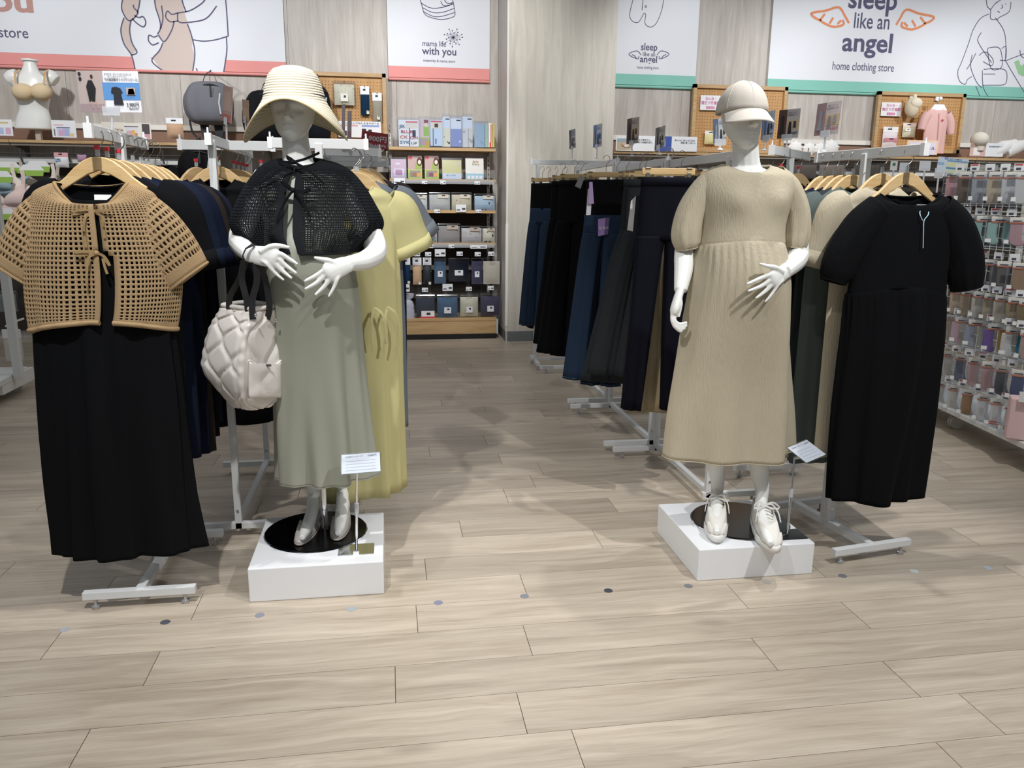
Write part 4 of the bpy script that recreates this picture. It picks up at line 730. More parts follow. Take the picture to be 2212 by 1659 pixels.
# ---- garments on the right T rack, behind the black dress
SLT = fabric('slate_green', '5a6463', .05, .3); DSL = fabric('dark_slate', '33393a', .05, .3); zk = P(1966, 372, YK).z
m9 = lambda d: Vector((2.0, 3.2, 0))+Matrix.Rotation(math.radians(9), 3, 'Z')@Vector((0, d, 0))
for i, (d, mt, L, lb, sl) in enumerate([(-.10, BEI, 1.2, 'beige crinkle puff-sleeve dress second on the right rack', (.22, .085, .07, .05)), (.07, SLT, 1.28, 'slate green dress third on the right rack', (.2, .08, .07, .03)), (.13, DSL, 1.2, 'dark slate dress fourth on the right rack', (.2, .08, .07, .03)), (.19, NV2, 1.1, 'midnight navy dress fifth on the right rack', None), (.26, NAVY, 1.05, 'navy dress at the back of the right rack', None)]):
    p = m9(d); yaw = math.radians(10+2*i); hanger((p.x, p.y, zk), yaw, False, 'wooden hanger carrying the '+lb); hung('hanging_dress', lb, 'dress', (p.x, p.y, zk), yaw, L, mt, .215, .2, .04, sl, 90+i, .012, dip=.03)
for i, t_ in enumerate((.25, .75)):
    p = E_a.lerp(E_b, t_); hanger((p.x, p.y, p.z-.095), math.radians(20), True, 'wooden hanger carrying the black top %s on the rack behind the beige dress' % ('nearer' if i == 0 else 'farther')); hung('short_sleeve_shirt', 'black top %s on the rack behind the beige dress mannequin' % ('nearer' if i == 0 else 'farther'), 'top', (p.x, p.y, p.z-.095), math.radians(20), .9, BLC, .19, .2, .04, None, 110+i)
# ================================================================ trousers on clip hangers
CLB = M('clip_brass_grey', '8c8574', .35, .8)
def clip_hanger(loc, rz, w, label):
    r = thing('clip_hanger', label, 'hanger', loc, rz, 'clip hangers on the trouser racks'); obj('bar', MB().box((0, 0, .03), (2*w, .016, .032)), HW, r, bevel=.003)
    obj('hook', MB().tube(curve3([(0, 0, .045), (0, 0, .08), (.006, 0, .095), (.02, 0, .11), (.018, 0, .132), (0, 0, .142), (-.018, 0, .132), (-.02, 0, .12)], 4), .0018, 7), HK, r, True)
    for s in (-1, 1): obj('clip', MB().box((s*w*.78, 0, .0), (.018, .02, .05)).tube([(s*w*.78-.014, -.012, .045), (s*w*.78+.014, -.012, .045)], .004, 6), CLB, r, bevel=.002)
def trousers(label, loc, rz, L, w, hemw, mat, belly=None, seed=0, spread=0.0, dep=.03, stitched=None, grp=None, lean=-.06):
    r = thing('trousers', label, 'trousers', loc, rz, grp); cr = .30; rr = random.Random(seed)
    rows = [(0, 0, 0, w, dep, dep), (-.04, 0, 0, w*1.01, dep, dep), (-.16, 0, 0, w*1.06, dep*1.1, dep*1.1, 0, 0, .003), (-cr, 0, 0, w*1.1, dep*1.2, dep*1.2, 0, 0, .004)]
    if belly: k = .22; obj('belly_panel', MB().loft(ringrows([(0, 0, 0, w, dep, dep), (-.1, 0, 0, w*1.0, dep, dep, 0, 0, .002), (-k, 0, 0, w*1.04, dep*1.1, dep*1.1, 0, 0, .003)], 48, 4, seed)), belly, r, True, solid=.002); rows = [(-k+.01, 0, 0, w*1.05, dep*1.15, dep*1.15)]+[(-cr-.04, 0, 0, w*1.1, dep*1.2, dep*1.2, 0, 0, .003)]; cr += .04
    obj('seat', MB().loft(ringrows(rows, 48, 4, seed)), mat, r, True, solid=.002)
    if not belly: obj('waistband', MB().loft(ringrows([(.002, 0, 0, w+.002, dep+.002, dep+.002), (-.04, 0, 0, w*1.01+.002, dep+.002, dep+.002)], 48, 2, seed)), mat, r, True, solid=.003)
    for s in (-1, 1):
        hw = w*.55; rows = [(-cr+.02, s*w*.54, 0, w*.56, dep*1.2, dep*1.2), (-cr-.1, s*(w*.53+spread*.2)+lean*.25, 0, w*.52+(hemw-w*.5)*.15, dep*1.3, dep*1.3, 0, 0, .003), (-L*.65, s*(w*.52+spread*.6)+lean*.62, 0, (w*.5+hemw)/2, dep*1.4, dep*1.4, 0, 0, .005), (-L, s*(w*.52+spread)+lean, 0, hemw, dep*1.5, dep*1.5, 0, 0, .007)]
        rg = ringrows(rows, 36, 5, seed+s, (3, 5, 8)); lg = obj('trouser_leg', MB().loft(rg), mat, r, True, solid=.002)
        obj('hem_stitch', MB().tube([p+Z*.012 for p in rg[-1]]+[rg[-1][0]+Z*.012], .0015, 5, False), stitched or mat, lg, True)
        if stitched: obj('side_seam', MB().tube([rgk[0 if s > 0 else 18]*1.0 for rgk in rg], .0016, 5), stitched, lg, True)
    return r
NVT = fabric('navy_ponte', '0b0c17', .05, .2, 500, .8); BGT = fabric('beige_twill', '9b8d72', .05, .3); CHT = fabric('charcoal_twill', '2f3236', .06, .3); DEN = fabric('denim', '2a3a50', .16, .5, 260, .85); DDN = fabric('dark_denim', '182135', .14, .5, 260, .85); DST = colr('4f6f92'); BKT = fabric('black_jersey', '0f1013', .05, .2)
T = [(3.85, 6, 1388, 1498, 384, 882, .05, NVT, None, 'navy trousers nearest the beige dress mannequin', .028), (4.0, 6, 1400, 1490, 386, 886, .085, BGT, None, 'beige trousers behind the nearest navy trousers', .0), (4.12, 8, 1420, 1520, 386, 875, .11, NVT, None, 'navy trousers behind the beige trousers', .03),
     (4.35, 24, 1362, 1425, 388, 812, .085, CHT, None, 'charcoal wide trousers with white tags', .03), (4.5, 22, 1352, 1410, 388, 826, .08, CHT, None, 'charcoal trousers behind the white-tagged pair', .04), (4.85, 28, 1272, 1345, 388, 822, .075, DEN, BKT, 'blue jeans with black belly band and purple tag', .04), (5.0, 26, 1312, 1352, 388, 832, .07, DDN, BKT, 'dark jeans with black belly band behind the purple-tagged pair', .03), (5.2, 25, 1330, 1375, 388, 815, .07, BKT, None, 'black trousers at the back of the middle trouser rack', .03),
     (5.75, 30, 1213, 1268, 390, 765, .09, BKT, None, 'black wide trousers with grey hang tags', .06), (5.95, 30, 1235, 1275, 390, 770, .08, BKT, None, 'black trousers behind the grey-tagged pair', .03), (6.25, 30, 1195, 1235, 392, 745, .08, BKT, None, 'black trousers with white tag deep in the row', .03), (6.5, 30, 1240, 1290, 392, 742, .08, NVT, None, 'navy trousers deep in the row', .03),
     (6.95, 50, 1152, 1190, 396, 706, .08, DEN, BKT, 'blue jeans nearest the column', .03), (7.12, 55, 1168, 1200, 396, 712, .08, BKT, None, 'black trousers second from the column', .03), (7.15, 60, 1192, 1212, 396, 560, .06, BGT, None, 'thin beige trousers third from the column', .0), (7.17, 60, 1205, 1240, 396, 715, .10, BKT, None, 'black trousers fourth from the column', .02)]
for i, (y, yaw, xl, xr, yt, yb, hw, mt, be, lb, sp) in enumerate(T):
    a, b, c_ = P(xl, yt, y), P(xr, yt, y), P((xl+xr)/2, yb, y); x = (a.x+b.x)/2; z = (a.z+b.z)/2; L = z-c_.z; w = (b.x-a.x)/2/max(.55, math.cos(math.radians(yaw)))
    t = trousers(lb, (x, y, z), math.radians(-yaw), L, w, hw, mt, be, 200+i, sp, .03, DST if mt in (DEN, DDN) else None, lean=-.13 if mt is CHT else -.03 if y < 4.2 else -.06); clip_hanger((x, y, z), math.radians(-yaw), w, 'wooden clip hanger carrying the '+lb)
def hangtag(par, pxs, Y, c, txt=None):     # paper tags of the trousers
    ps = [P(x, y, Y) for x, y in pxs]; mb = MB(); b = [tuple(p) for p in ps]+[tuple(p+Yv*.0015) for p in ps]; mb.add(b, [(0, 1, 2, 3), (7, 6, 5, 4), (0, 4, 5, 1), (1, 5, 6, 2), (2, 6, 7, 3), (3, 7, 4, 0)]); o = obj('hang_tag', mb, colr(c, .4), par, w=False)
    par_m = Matrix.Translation(par.location)@Matrix.Rotation(par.rotation_euler.z, 4, 'Z'); o.data.transform(par_m.inverted()); return o
tr = {o['label']: o for o in bpy.data.objects if o.name.startswith('trousers') and o.get('label')}
g = lambda s: next(o for k, o in tr.items() if k.startswith(s))
tj = g('blue jeans with black'); hangtag(tj, [(1292, 510), (1313, 506), (1317, 470), (1292, 473)], 4.60, '7d6596'); hangtag(tj, [(1266, 465), (1276, 464), (1280, 405), (1270, 408)], 4.62, 'e6e4ee'); hangtag(tj, [(1272, 440), (1283, 440), (1280, 393), (1273, 393)], 4.6, 'b79cc8')
text('Fit Pants', .028, P(1294, 497, 4.598), (P(1316, 494, 4.598)-P(1294, 497, 4.598)), Z, colr('d9d0e2'), None, width=.055).name = 'tag_lettering'
tl = bpy.data.objects['tag_lettering']; tl.data.transform((Matrix.Translation(tj.location)@Matrix.Rotation(tj.rotation_euler.z, 4, 'Z')).inverted()); tl.parent = tj
tc_ = g('charcoal wide'); hangtag(tc_, [(1355, 497), (1367, 500), (1374, 423), (1363, 434)], 4.12, 'dcdcda')
tk = g('black wide'); hangtag(tk, [(1242, 402), (1254, 408), (1262, 385), (1254, 377)], 5.5, 'a9a9ab'); hangtag(g('black trousers behind the grey'), [(1309, 425), (1315, 435), (1322, 415), (1321, 396)], 5.4, 'a3a3a5')
t2 = g('black trousers second'); hangtag(t2, [(1180, 418), (1193, 418), (1193, 397), (1181, 397)], 6.9, 'dfe6ea'); hangtag(t2, [(1183, 430), (1193, 430), (1193, 420), (1183, 420)], 6.9, 'e8e4ee'); hangtag(t2, [(1195, 412), (1201, 412), (1204, 384), (1196, 384)], 6.92, '6fb7c4')
# ================================================================ quilted tote bag on the mannequin's wrist
QW = M('quilt_pearl', 'd9d3cd', .34, var=.02, vs=4, bump=.25, bs=30, spec=.5, sheen=.1)
bag = thing('quilted_tote_bag', 'pearl white quilted puffer tote hanging from the mannequin wrist', 'bag', (-.5, 3.0, .75))
lev = [(886, 505, 545, 585, .35), (868, 478, 528, 608, .8), (820, 440, 520, 611, 1), (770, 442, 523, 608, 1), (720, 455, 531, 603, .92), (690, 470, 541, 602, .8), (668, 482, 547, 600, .66)]
def bagring(py, xl, xn, xr, k):
    Ln, Nn, Rn = P(xl, py, 3.0+.07*k), P(xn, py, 3.0-.12*k), P(xr, py, 3.0+.02*k); Ln.z = Nn.z = Rn.z = Nn.z; Bn = Ln+Rn-Nn; cs = [Nn, Rn, Bn, Ln]; out = []
    for e in range(4):
        a, b, n_ = cs[e], cs[(e+1) % 4], (30, 24, 24, 30)[3-e] if False else 40
        for j in range(n_): out.append((a.lerp(b, j/n_), e, j/n_))
    return out
LVb = crom([(q[0], q[1], q[2], q[3], q[4]) for q in lev], 14); grid = []; nb = None
for li, (py, xl, xn, xr, k) in enumerate(LVb):
    rr_ = bagring(py, xl, xn, xr, k); nb = len(rr_); cen = sum((p for p, _, _ in rr_), Vector())/nb; row = []
    pts = [p for p, _, _ in rr_]; sm = [(pts[j-2]+pts[j-1]*2+pts[j]*3+pts[(j+1) % nb]*2+pts[(j+2) % nb])/9 for j in range(nb)]
    v = li/(len(LVb)-1)
    for j in range(nb):
        t = sm[(j+1) % nb]-sm[j-1]; nr = Vector((t.y, -t.x, 0)).normalized(); e, u = rr_[j][1], rr_[j][2]
        if e == 3 or e == 1: U, V, A = u*3.2, v*4.4, .47
        else: U, V, A = u*2.0+.5, v*2.8+.2, .35
        d_ = min(abs(U-kk-(1 if kk % 2 else -1)*A*math.cos(2*math.pi*V/1.3)) for kk in range(-1, 6)); ed = min(u, 1-u); puff = .012*min(1, d_/.3)**.6*min(1, ed*8)+.007*max(0, 1-ed/.07)*(.75+.25*math.sin(v*70))
        if v > .93: puff *= .3
        row.append(sm[j]+nr*puff)
    grid.append(row)
obj('bag_body', MB().loft(grid, (1, 0)), QW, bag, True, w=True, solid=.003, off=-1)
tp = grid[-1]; obj('top_edge', MB().tube(tp+[tp[0]], .009, 8, False), QW, bag, True, w=True)
inn = [sum(tp, Vector())/len(tp)+(p-sum(tp, Vector())/len(tp))*.9-Z*.03 for p in tp]; obj('lining', MB().loft([[p for p in inn]], (1, 0)), M('bag_lining', '5c554f', .8), bag, w=True)
pk = [(534, 860), (610, 857), (607, 772), (566, 792), (540, 772)]; pp = [P(x, y, 2.878+.135*max(0, (x-530))/80) for x, y in pk]
mbp = MB(); nzp = Vector((-.75, -.66, 0)); rows_ = []
for v in np.linspace(0, 1, 12):
    a = P(535, 860-v*82, 2.876); b_ = P(604, 858-v*80+(6*math.sin(v*3)), 3.0); row = []
    for u in np.linspace(0, 1, 14):
        p = a.lerp(b_, u); tdir = (b_-a); nn_ = Vector((tdir.y, -tdir.x, 0)).normalized(); p = p-Z*(.03*math.sin(math.pi*u) if v > .95 else 0)
        d_ = min(abs(u*2-kk-(1 if kk % 2 else -1)*.35*math.cos(2*math.pi*v*1.1)) for kk in range(-1, 4)); row.append(p+nn_*(.006+.010*math.sqrt(min(1, d_/.4))*min(1, 6*min(u, 1-u, v+.05, 1.05-v))))
    rows_.append(row)
obj('side_pocket', mbp.loft(rows_, closed=False), QW, bag, True, w=True, solid=.008)
obj('pocket_edge', MB().tube(rows_[-1], .005, 6), QW, bag, True, w=True); obj('zip_pull', MB().box(P(577, 789, 2.925), (.03, .006, .008)), CHR, bag, w=True)
wr = P(543, 552, 2.905)
for pts in ([(495, 668, 3.0), (497, 640, 2.99), (516, 605, 2.96), (530, 565, 2.92)], [(536, 672, 2.93), (532, 645, 2.93), (522, 600, 2.93), (527, 562, 2.915)], [(546, 690, 2.90), (545, 650, 2.9), (555, 605, 2.9), (551, 565, 2.893)], [(577, 690, 2.96), (582, 660, 2.95), (572, 600, 2.93), (556, 562, 2.90)]):
    obj('handle', MB().ribbon(curve3([P(*p) for p in pts], 6), .022, (1, .3, 0), .002), M('black_webbing', '16171a', .6), bag, True, w=True)
lpc = [wr+Vector((.030*math.cos(a), .018*math.sin(a)-.002, .036*math.sin(a)*1.0+.01*math.cos(a))) for a in np.linspace(0, 6.28, 20)]
obj('handle_loop', MB().ribbon([P(529, 566, 2.90), P(524, 552, 2.875), P(531, 537, 2.872), P(547, 528, 2.882), P(553, 530, 2.93)], .011, (0, 1, .4), .003), M('black_webbing', '16171a', .6), bag, True, w=True)
for x, y in ((552, 681), (596, 692)): obj('snap', MB().ell(P(x, y, 2.885 if x < 570 else 2.95), (.006, .004, .006)), CHR, bag, True, w=True)
# ================================================================ shop fittings along the wall
SW = wood('shelf_oak', 'b08d62', 'cfae80', (1.2, 14, 14), 2.2, .45, True, 0, .04, .04); DB = M('dark_brown_back', '3a332d', .8, var=.06, vs=2); SM = M('slot_metal', 'c9c8c4', .4, .5)
def panel(par, q, ux, uy, W_, H_, c, prints=(), texts=(), th=.002, name='board', mat=None):
    ux, uy = Vector(ux).normalized(), Vector(uy).normalized(); nz = ux.cross(uy)
    obj(name, MB().prism([(0, 0), (W_, 0), (W_, H_), (0, H_)], q, ux, uy, -th), mat or colr(c, .45), par, w=True)
    for i, (u0, v0, u1, v1, cc) in enumerate(prints): obj('print', MB().prism([(u0*W_, v0*H_), (u1*W_, v0*H_), (u1*W_, v1*H_), (u0*W_, v1*H_)], q+nz*(.0003+.0002*i), ux, uy, .0003), colr(cc, .5), par, w=True)
    for u, v, h, s, cc, wd_ in texts: text(s, h*H_, q+ux*u*W_+uy*v*H_+nz*.0035, ux, uy, colr(cc), par, bold=.012, width=wd_*W_ if wd_ else None)
def shape(par, q, ux, uy, W_, H_, pts, c, z=.002): 
    ux, uy = Vector(ux).normalized(), Vector(uy).normalized(); obj('print', MB().prism([(a*W_, b*H_) for a, b in pts], q+ux.cross(uy)*z, ux, uy, .0003), colr(c, .5), par, w=True)
def quadframe(quad, Ys):
    a, b, c, d = [P(x, y, yy) for (x, y), yy in zip(quad, Ys if isinstance(Ys, (list, tuple)) else (Ys,)*4)]; ux = (b-a); W_ = ux.length; ux = ux.normalized(); uy = d-a; uy = uy-ux*uy.dot(ux); return a, ux, uy.normalized(), W_, uy.length
def card(name, label, cat, rect, Y, c, prints=(), texts=(), th=.003, grp=None, par=None, tilt=0):
    x0, y0, x1, y1 = rect; a, b = P((x0+x1)/2, y1, Y), P((x0+x1)/2, y0, Y); W_ = P(x1, y1, Y).x-P(x0, y1, Y).x; H_ = b.z-a.z; uy = Vector((0, math.sin(tilt), math.cos(tilt)))
    t = par or thing(name, label, cat, a, group=grp); panel(t, a-X*W_/2, X, uy, W_, H_/max(.5, math.cos(tilt)), c, prints, texts, th, 'card' if par is None else 'tag_card'); return t
# ---- left wall shelf run
def wall_shelf(label, x0, x1, z, yf=8.86, n=1):
    r = thing('wall_shelf', label, 'shelf', ((x0+x1)/2, yf, z)); w_ = (x1-x0)/n
    for i in range(n):
        obj('shelf_board', MB().box((x0+w_*(i+.5), (yf+9.28)/2, z-.014), (w_-.004, 9.28-yf, .028)), SW, r, w=True); obj('under_lip', MB().box((x0+w_*(i+.5), yf+.03, z-.04), (w_-.01, .02, .03)), colr('8d8278'), r, w=True)
        obj('bracket', MB().prism([(0, 0), (.34, 0), (.34, -.03), (.12, -.06), (.06, -.12), (.03, -.3), (0, -.3)], (x0+w_*i+.02, 9.28, z-.028), -Yv, Z, .012), colr('77736c'), r, w=True)
    return r
wall_shelf('oak wall shelf carrying the bra torso, left end of wall', -4.9, -.02, 2.06, n=4); wall_shelf('oak wall shelf under the baby goods, right of the column', 2.5, 9.2, 2.062, n=6)
for nm, x0, x1 in (('white slotted wall rail behind the bra torso', -5, .03), ('white slotted wall rail behind the baby goods', 2.45, 9.3)):
    tag(obj('wall_rail', MB().box(((x0+x1)/2, 9.278, 2.235), (x1-x0, .03, .05)), colr('eceae4')), nm, 'rail')
bpL = struct(obj('trim_1', MB().box((-2.5, 9.27, .95), (5.1, .03, 1.72)), DB)); struct(obj('trim_2', MB().box((5.9, 9.27, .95), (6.9, .03, 1.7)), DB)); 
struct(obj('trim_3', MB().box((-2.5, 9.272, 2.14), (5.0, .02, .10)), M('brown_strip', '8b6c5c', .7))); struct(obj('trim_4', MB().box((5.9, 9.272, 2.14), (6.9, .02, .10)), M('brown_strip', '8b6c5c', .7)))
def hangbar(label, x0, x1, z, y=8.95):
    r = thing('hanging_bar', label, 'rail', ((x0+x1)/2, y, z)); obj('bar', MB().box(((x0+x1)/2, y, z), (x1-x0, .02, .055)), colr('d7d7d4'), r, w=True); obj('rod', MB().tube([(x0, y-.06, z+.06), (x1, y-.06, z+.06)], .007, 8), colr('3b3a38'), r, True, w=True)
    for i in range(int((x1-x0)/.45)): x = x0+.2+.45*i; obj('hook', MB().tube([(x, y-.06, z+.11), (x, y-.06, z+.02), (x, y-.03, z-.02)], .008, 6), colr('4a4947'), r, True, w=True)
hangbar('white bar with hooks under the left oak shelf', -4.7, -1.7, 1.87); hangbar('white bar with hooks under the right oak shelf', 3.3, 9.0, 1.87)
# ---- bra torso on the shelf
t = thing('bra_torso', 'white half torso display form wearing a beige bra on the oak shelf', 'torso form', (-3.47, 8.98, 2.06)); B = MB(); YT = 8.98
B.loft(ringrows([LV(131, 50, 78, YT, .055, .055), LV(140, 51, 79, YT, .055, .055), LV(158, 44, 88, YT, .07, .06), LV(172, 30, 105, YT, .09, .07), LV(195, 30, 108, YT, .11, .08), LV(215, 36, 108, YT, .10, .08), LV(235, 42, 105, YT, .085, .075), LV(255, 36, 110, YT, .09, .08), LV(280, 31, 113, YT, .10, .085)], 36, 4), (1, 1))
for a, b in (((38, 165), (17, 172)), ((100, 165), (122, 174))): limb(B, [(a[0], a[1], YT), ((a[0]+b[0])/2, (a[1]+b[1])/2-1, YT), (b[0], b[1]+2, YT)], [.07, .075, .06])
ps = [P(x, 196, YT-.13) for x in (50, 88)]
for p in ps: B.ell(p, (.085, .06, .07))
remesh(obj('torso', B, MANN, t, w=True), .008, 3)
obj('neck_cap', MB().lathe([(.075, 0), (.078, .008), (.075, .016)], P(64, 131, YT)-Z*.006, 24), MANN, t, True, w=True); obj('stand', MB().box((-3.44, YT, 2.11), (.05, .05, .12)), colr('b8b0a4'), t, w=True)
br = thing('bra', 'beige soft-cup bra on the white half torso', 'bra', (-3.47, 8.86, 2.42)); BM = fabric('beige_bra', 'dcc6a2', .1, .4, 60)
for p, s in zip(ps, (-1, 1)):
    obj('cup', MB().ell(p+Vector((s*.004, -.0, -.01)), (.102, .075, .08), 20, 12), BM, br, True, w=True); obj('strap', MB().ribbon([p+Vector((s*.05, -.035, .06)), p+Vector((s*.055, .0, .16)), p+Vector((s*.05, .10, .21))], .02, (1, 0, 0)), colr('d0a878'), br, True, w=True)
obj('band', MB().tube(curve3([P(40, 215, YT-.06), P(58, 209, YT-.14), P(69, 201, YT-.15), P(82, 209, YT-.14), P(103, 216, YT-.06)], 5), .012, 8), colr('e0bfa0'), br, True, w=True)
# ---- bras hanging under the shelf
def bra_hung(label, px, py, Y, c, s=1.0):
    p = P(px, py, Y); r = thing('bra', label, 'bra', p); m_ = fabric('bra_'+c, c, .05, .3, 80)
    for sg in (-1, 1):
        obj('cup', MB().loft(ringrows([(p.z-.10*s, p.x+sg*.15*s, p.y, .018*s, .012, .012), (p.z-.14*s, p.x+sg*.13*s, p.y, .045*s, .03, .012), (p.z-.19*s, p.x+sg*.10*s, p.y, .085*s, .06, .015), (p.z-.24*s, p.x+sg*.088*s, p.y, .098*s, .055, .015), (p.z-.27*s, p.x+sg*.085*s, p.y, .09*s, .02, .012)], 20, 4), (1, 1)), m_, r, True, w=True); obj('strap', MB().ribbon([p+Vector((sg*.15*s, 0, -.12*s)), p+Vector((sg*.165*s, 0, -.04*s)), p+Vector((sg*.16*s, 0, .02*s))], .03*s, (1, 0, 0)), m_, r, True, w=True)
    obj('band', MB().loft([[p+Vector((x*s, -.01, z*s)) for z in (-.24, -.34)] for x in (-.17, -.08, 0, .08, .17)], closed=False), m_, r, True, w=True, solid=.01)
    obj('hanger_card', MB().prism([(-.1, -.06), (.1, -.06), (.115, 0), (.07, .05), (-.07, .05), (-.115, 0)], p+Vector((0, -.03, -.04)), X, Z, .004), colr('f0f0f2'), r, w=True); obj('card_band', MB().prism([(-.1, -.06), (.1, -.06), (.114, -.005), (-.114, -.005)], p+Vector((0, -.035, -.04)), X, Z, .002), colr('9ac255'), r, w=True)
bra_hung('cream wrap bra with green hanger card under the left oak shelf', 70, 358, 8.78, 'e9ddd2', 1.15); bra_hung('pale grey bra behind the cream wrap bra', 84, 350, 8.92, 'c9bdb0', 1.05); bra_hung('pale pink bra at the left edge of the photo', 2, 372, 8.7, 'e6cdc8', 1.2); bra_hung('light blue bra left of the cream wrap bra', 20, 352, 8.9, '9fb9c4', 1.0); bra_hung('sky blue bra low on the left rack', 10, 452, 8.6, 'a9c3cf', 1.15)
# ---- left wheeled gondola
gl = thing('wheeled_gondola', 'white wheeled display gondola at the left edge of the photo', 'gondola', (-3.1, 6.4, 0)); gp = P(16, 700, 6.35)
obj('base_deck', MB().prism([(-3.7, 6.05), (-2.83, 6.05), (-2.86, 6.72), (-3.7, 6.72)], (0, 0, .14), X, Yv, .045), colr('dfe0dd'), gl, w=True, bevel=.004); obj('end_plate', MB().box((-2.86, 6.5, .12), (.03, .55, .10)), colr('e4e4e0'), gl, w=True)
obj('post', MB().box((gp.x, 6.42, .95), (.06, .05, 1.6)), colr('dfe0dd'), gl, w=True, bevel=.004)
for x, y in ((-2.95, 6.25), (-2.93, 6.65), (-3.25, 6.1)):
    cs = obj('caster', MB().tube([(x, y-.02, .045), (x, y+.02, .045)], .045, 18), colr('d2cfc6'), gl, True, w=True); obj('fork', MB().box((x, y, .1), (.03, .03, .06)), colr('8b8a86'), cs, w=False).location = (-gl.location.x, -gl.location.y, 0)
def pack(name, label, cat, rect, Y, c, hdr=None, bag=True, lab=None, grp=None, dep=.05, mat=None, yaw=0, extra=None):
    x0, y0, x1, y1 = rect; a, b = P((x0+x1)/2, y1, Y), P((x0+x1)/2, y0, Y); W_ = P(x1, y1, Y).x-P(x0, y1, Y).x; H_ = b.z-a.z; t = thing(name, label, cat, a, yaw, grp); h0 = H_*(.72 if hdr else .86 if bag else 1)
    nx_, nz_ = 6, 6; g_ = []
    for s_ in (-1, 1):
        g_.append([[Vector(((u-.5)*W_*(.98-.06*math.sin(v*math.pi)*0), s_*dep/2*(max(0, math.sin(math.pi*u))*max(0, math.sin(math.pi*v)))**.35-dep/2, v*h0)) for u in np.linspace(0, 1, nx_+1)] for v in np.linspace(0, 1, nz_+1)])
    mb = MB(); mb.loft(g_[0], closed=False); mb.loft([r[::-1] for r in g_[1]], closed=False); obj('contents', mb, mat or fabric('pk_'+c, c, .06, .3, 120), t, True)
    if hdr: hc_ = obj('header_card', MB().box((0, -dep*.55, H_*.86), (W_, .003, H_*.28)), colr(hdr), t); obj('card_print', MB().box((-W_*.05, -dep*.55-.002, H_*.88), (W_*.28, .001, H_*.07)), colr('2c2d33'), hc_)
    elif bag: obj('clear_bag', MB().box((0, -dep*.5, H_*.5), (W_*1.08, dep*1.12, H_)), clear('polybag', a=.06, rough=.12), t, bevel=.012); 
    if lab: u, v, w_, hh, lc = lab; sk_ = obj('sticker', MB().box(((u-.5)*W_, -dep*1.08, v*H_), (w_*W_, .001, hh*H_)), colr(lc), t); obj('sticker_print', MB().box(((u-.47)*W_, -dep*1.08-.001, (v+.04)*H_), (w_*W_*.3, .0006, hh*H_*.3)), colr('2c2d33'), sk_)
    if cat in ('pack', 'sock pack') and y0 < 400: obj('hang_hook', MB().tube([(0, -dep, H_-.005), (0, 0, H_+.006), (0, .11, H_+.012)], .004, 6), CHR, t, True)
    return t
pack('gift_pack', 'grey patterned pack hanging on the white left gondola', 'pack', (3, 628, 42, 672), 6.6, '8f9492'); pack('gift_pack', 'clear pack with white card low on the left gondola', 'pack', (16, 710, 56, 778), 6.7, 'cfc6bd', 'f0f0ee'); pack('gift_pack', 'grey dotted pack beside the tan cardigan sleeve', 'pack', (0, 490, 28, 560), 6.6, 'a7a9a8')
obj('price_arm', MB().tube([P(12, 705, 6.5), P(40, 692, 6.6), P(52, 688, 6.62)], .008, 6), colr('e6e6e4'), gl, True, w=True)
# ---- cards on the left oak shelf
card('shelf_card', 'white colour chart card left of the bra torso', 'card', (-10, 258, 29, 293), 8.84, 'f1f2f5', [(.1, .1, .5, .5, 'b9c6e6'), (.6, .1, .9, .5, 'ddb6cf'), (.1, .75, .8, .85, 'd8c880')])
card('shelf_card', 'white colour chart card right of the bra torso', 'card', (114, 260, 166, 297), 8.84, 'f1f2f5', [(.2, .08, .75, .55, 'cfd6ee'), (.28, .1, .42, .45, 'e3a9bf'), (.42, .1, .56, .5, 'c9b3dd'), (.56, .1, .7, .5, 'a9b9e0'), (.2, .55, .75, .6, '5b5e86'), (.1, .7, .5, .76, 'e6b9c0'), (.72, .08, .9, .25, 'e7cf9f'), (.08, .1, .13, .5, '77787c')])
card('shelf_card', 'cream script card behind the shirt dress sign', 'card', (222, 264, 274, 298), 9.0, 'e6e0d5', [], [(.1, .45, .25, 'Maternity Soft Line', '9a8d7c', .8)])
card('shelf_card', 'cream card with colour blocks right of the script card', 'card', (268, 266, 328, 300), 8.9, 'e9e5dc', [(.08, .05, .5, .75, 'dcdce6'), (.12, .1, .3, .5, 'd9a7b4'), (.3, .1, .42, .55, 'e0b46a'), (.42, .1, .5, .35, 'd07a52'), (.68, .3, .95, .95, '4a4448'), (.7, .05, .95, .32, 'd9a0ae'), (.05, .75, .55, .8, '55555c')])
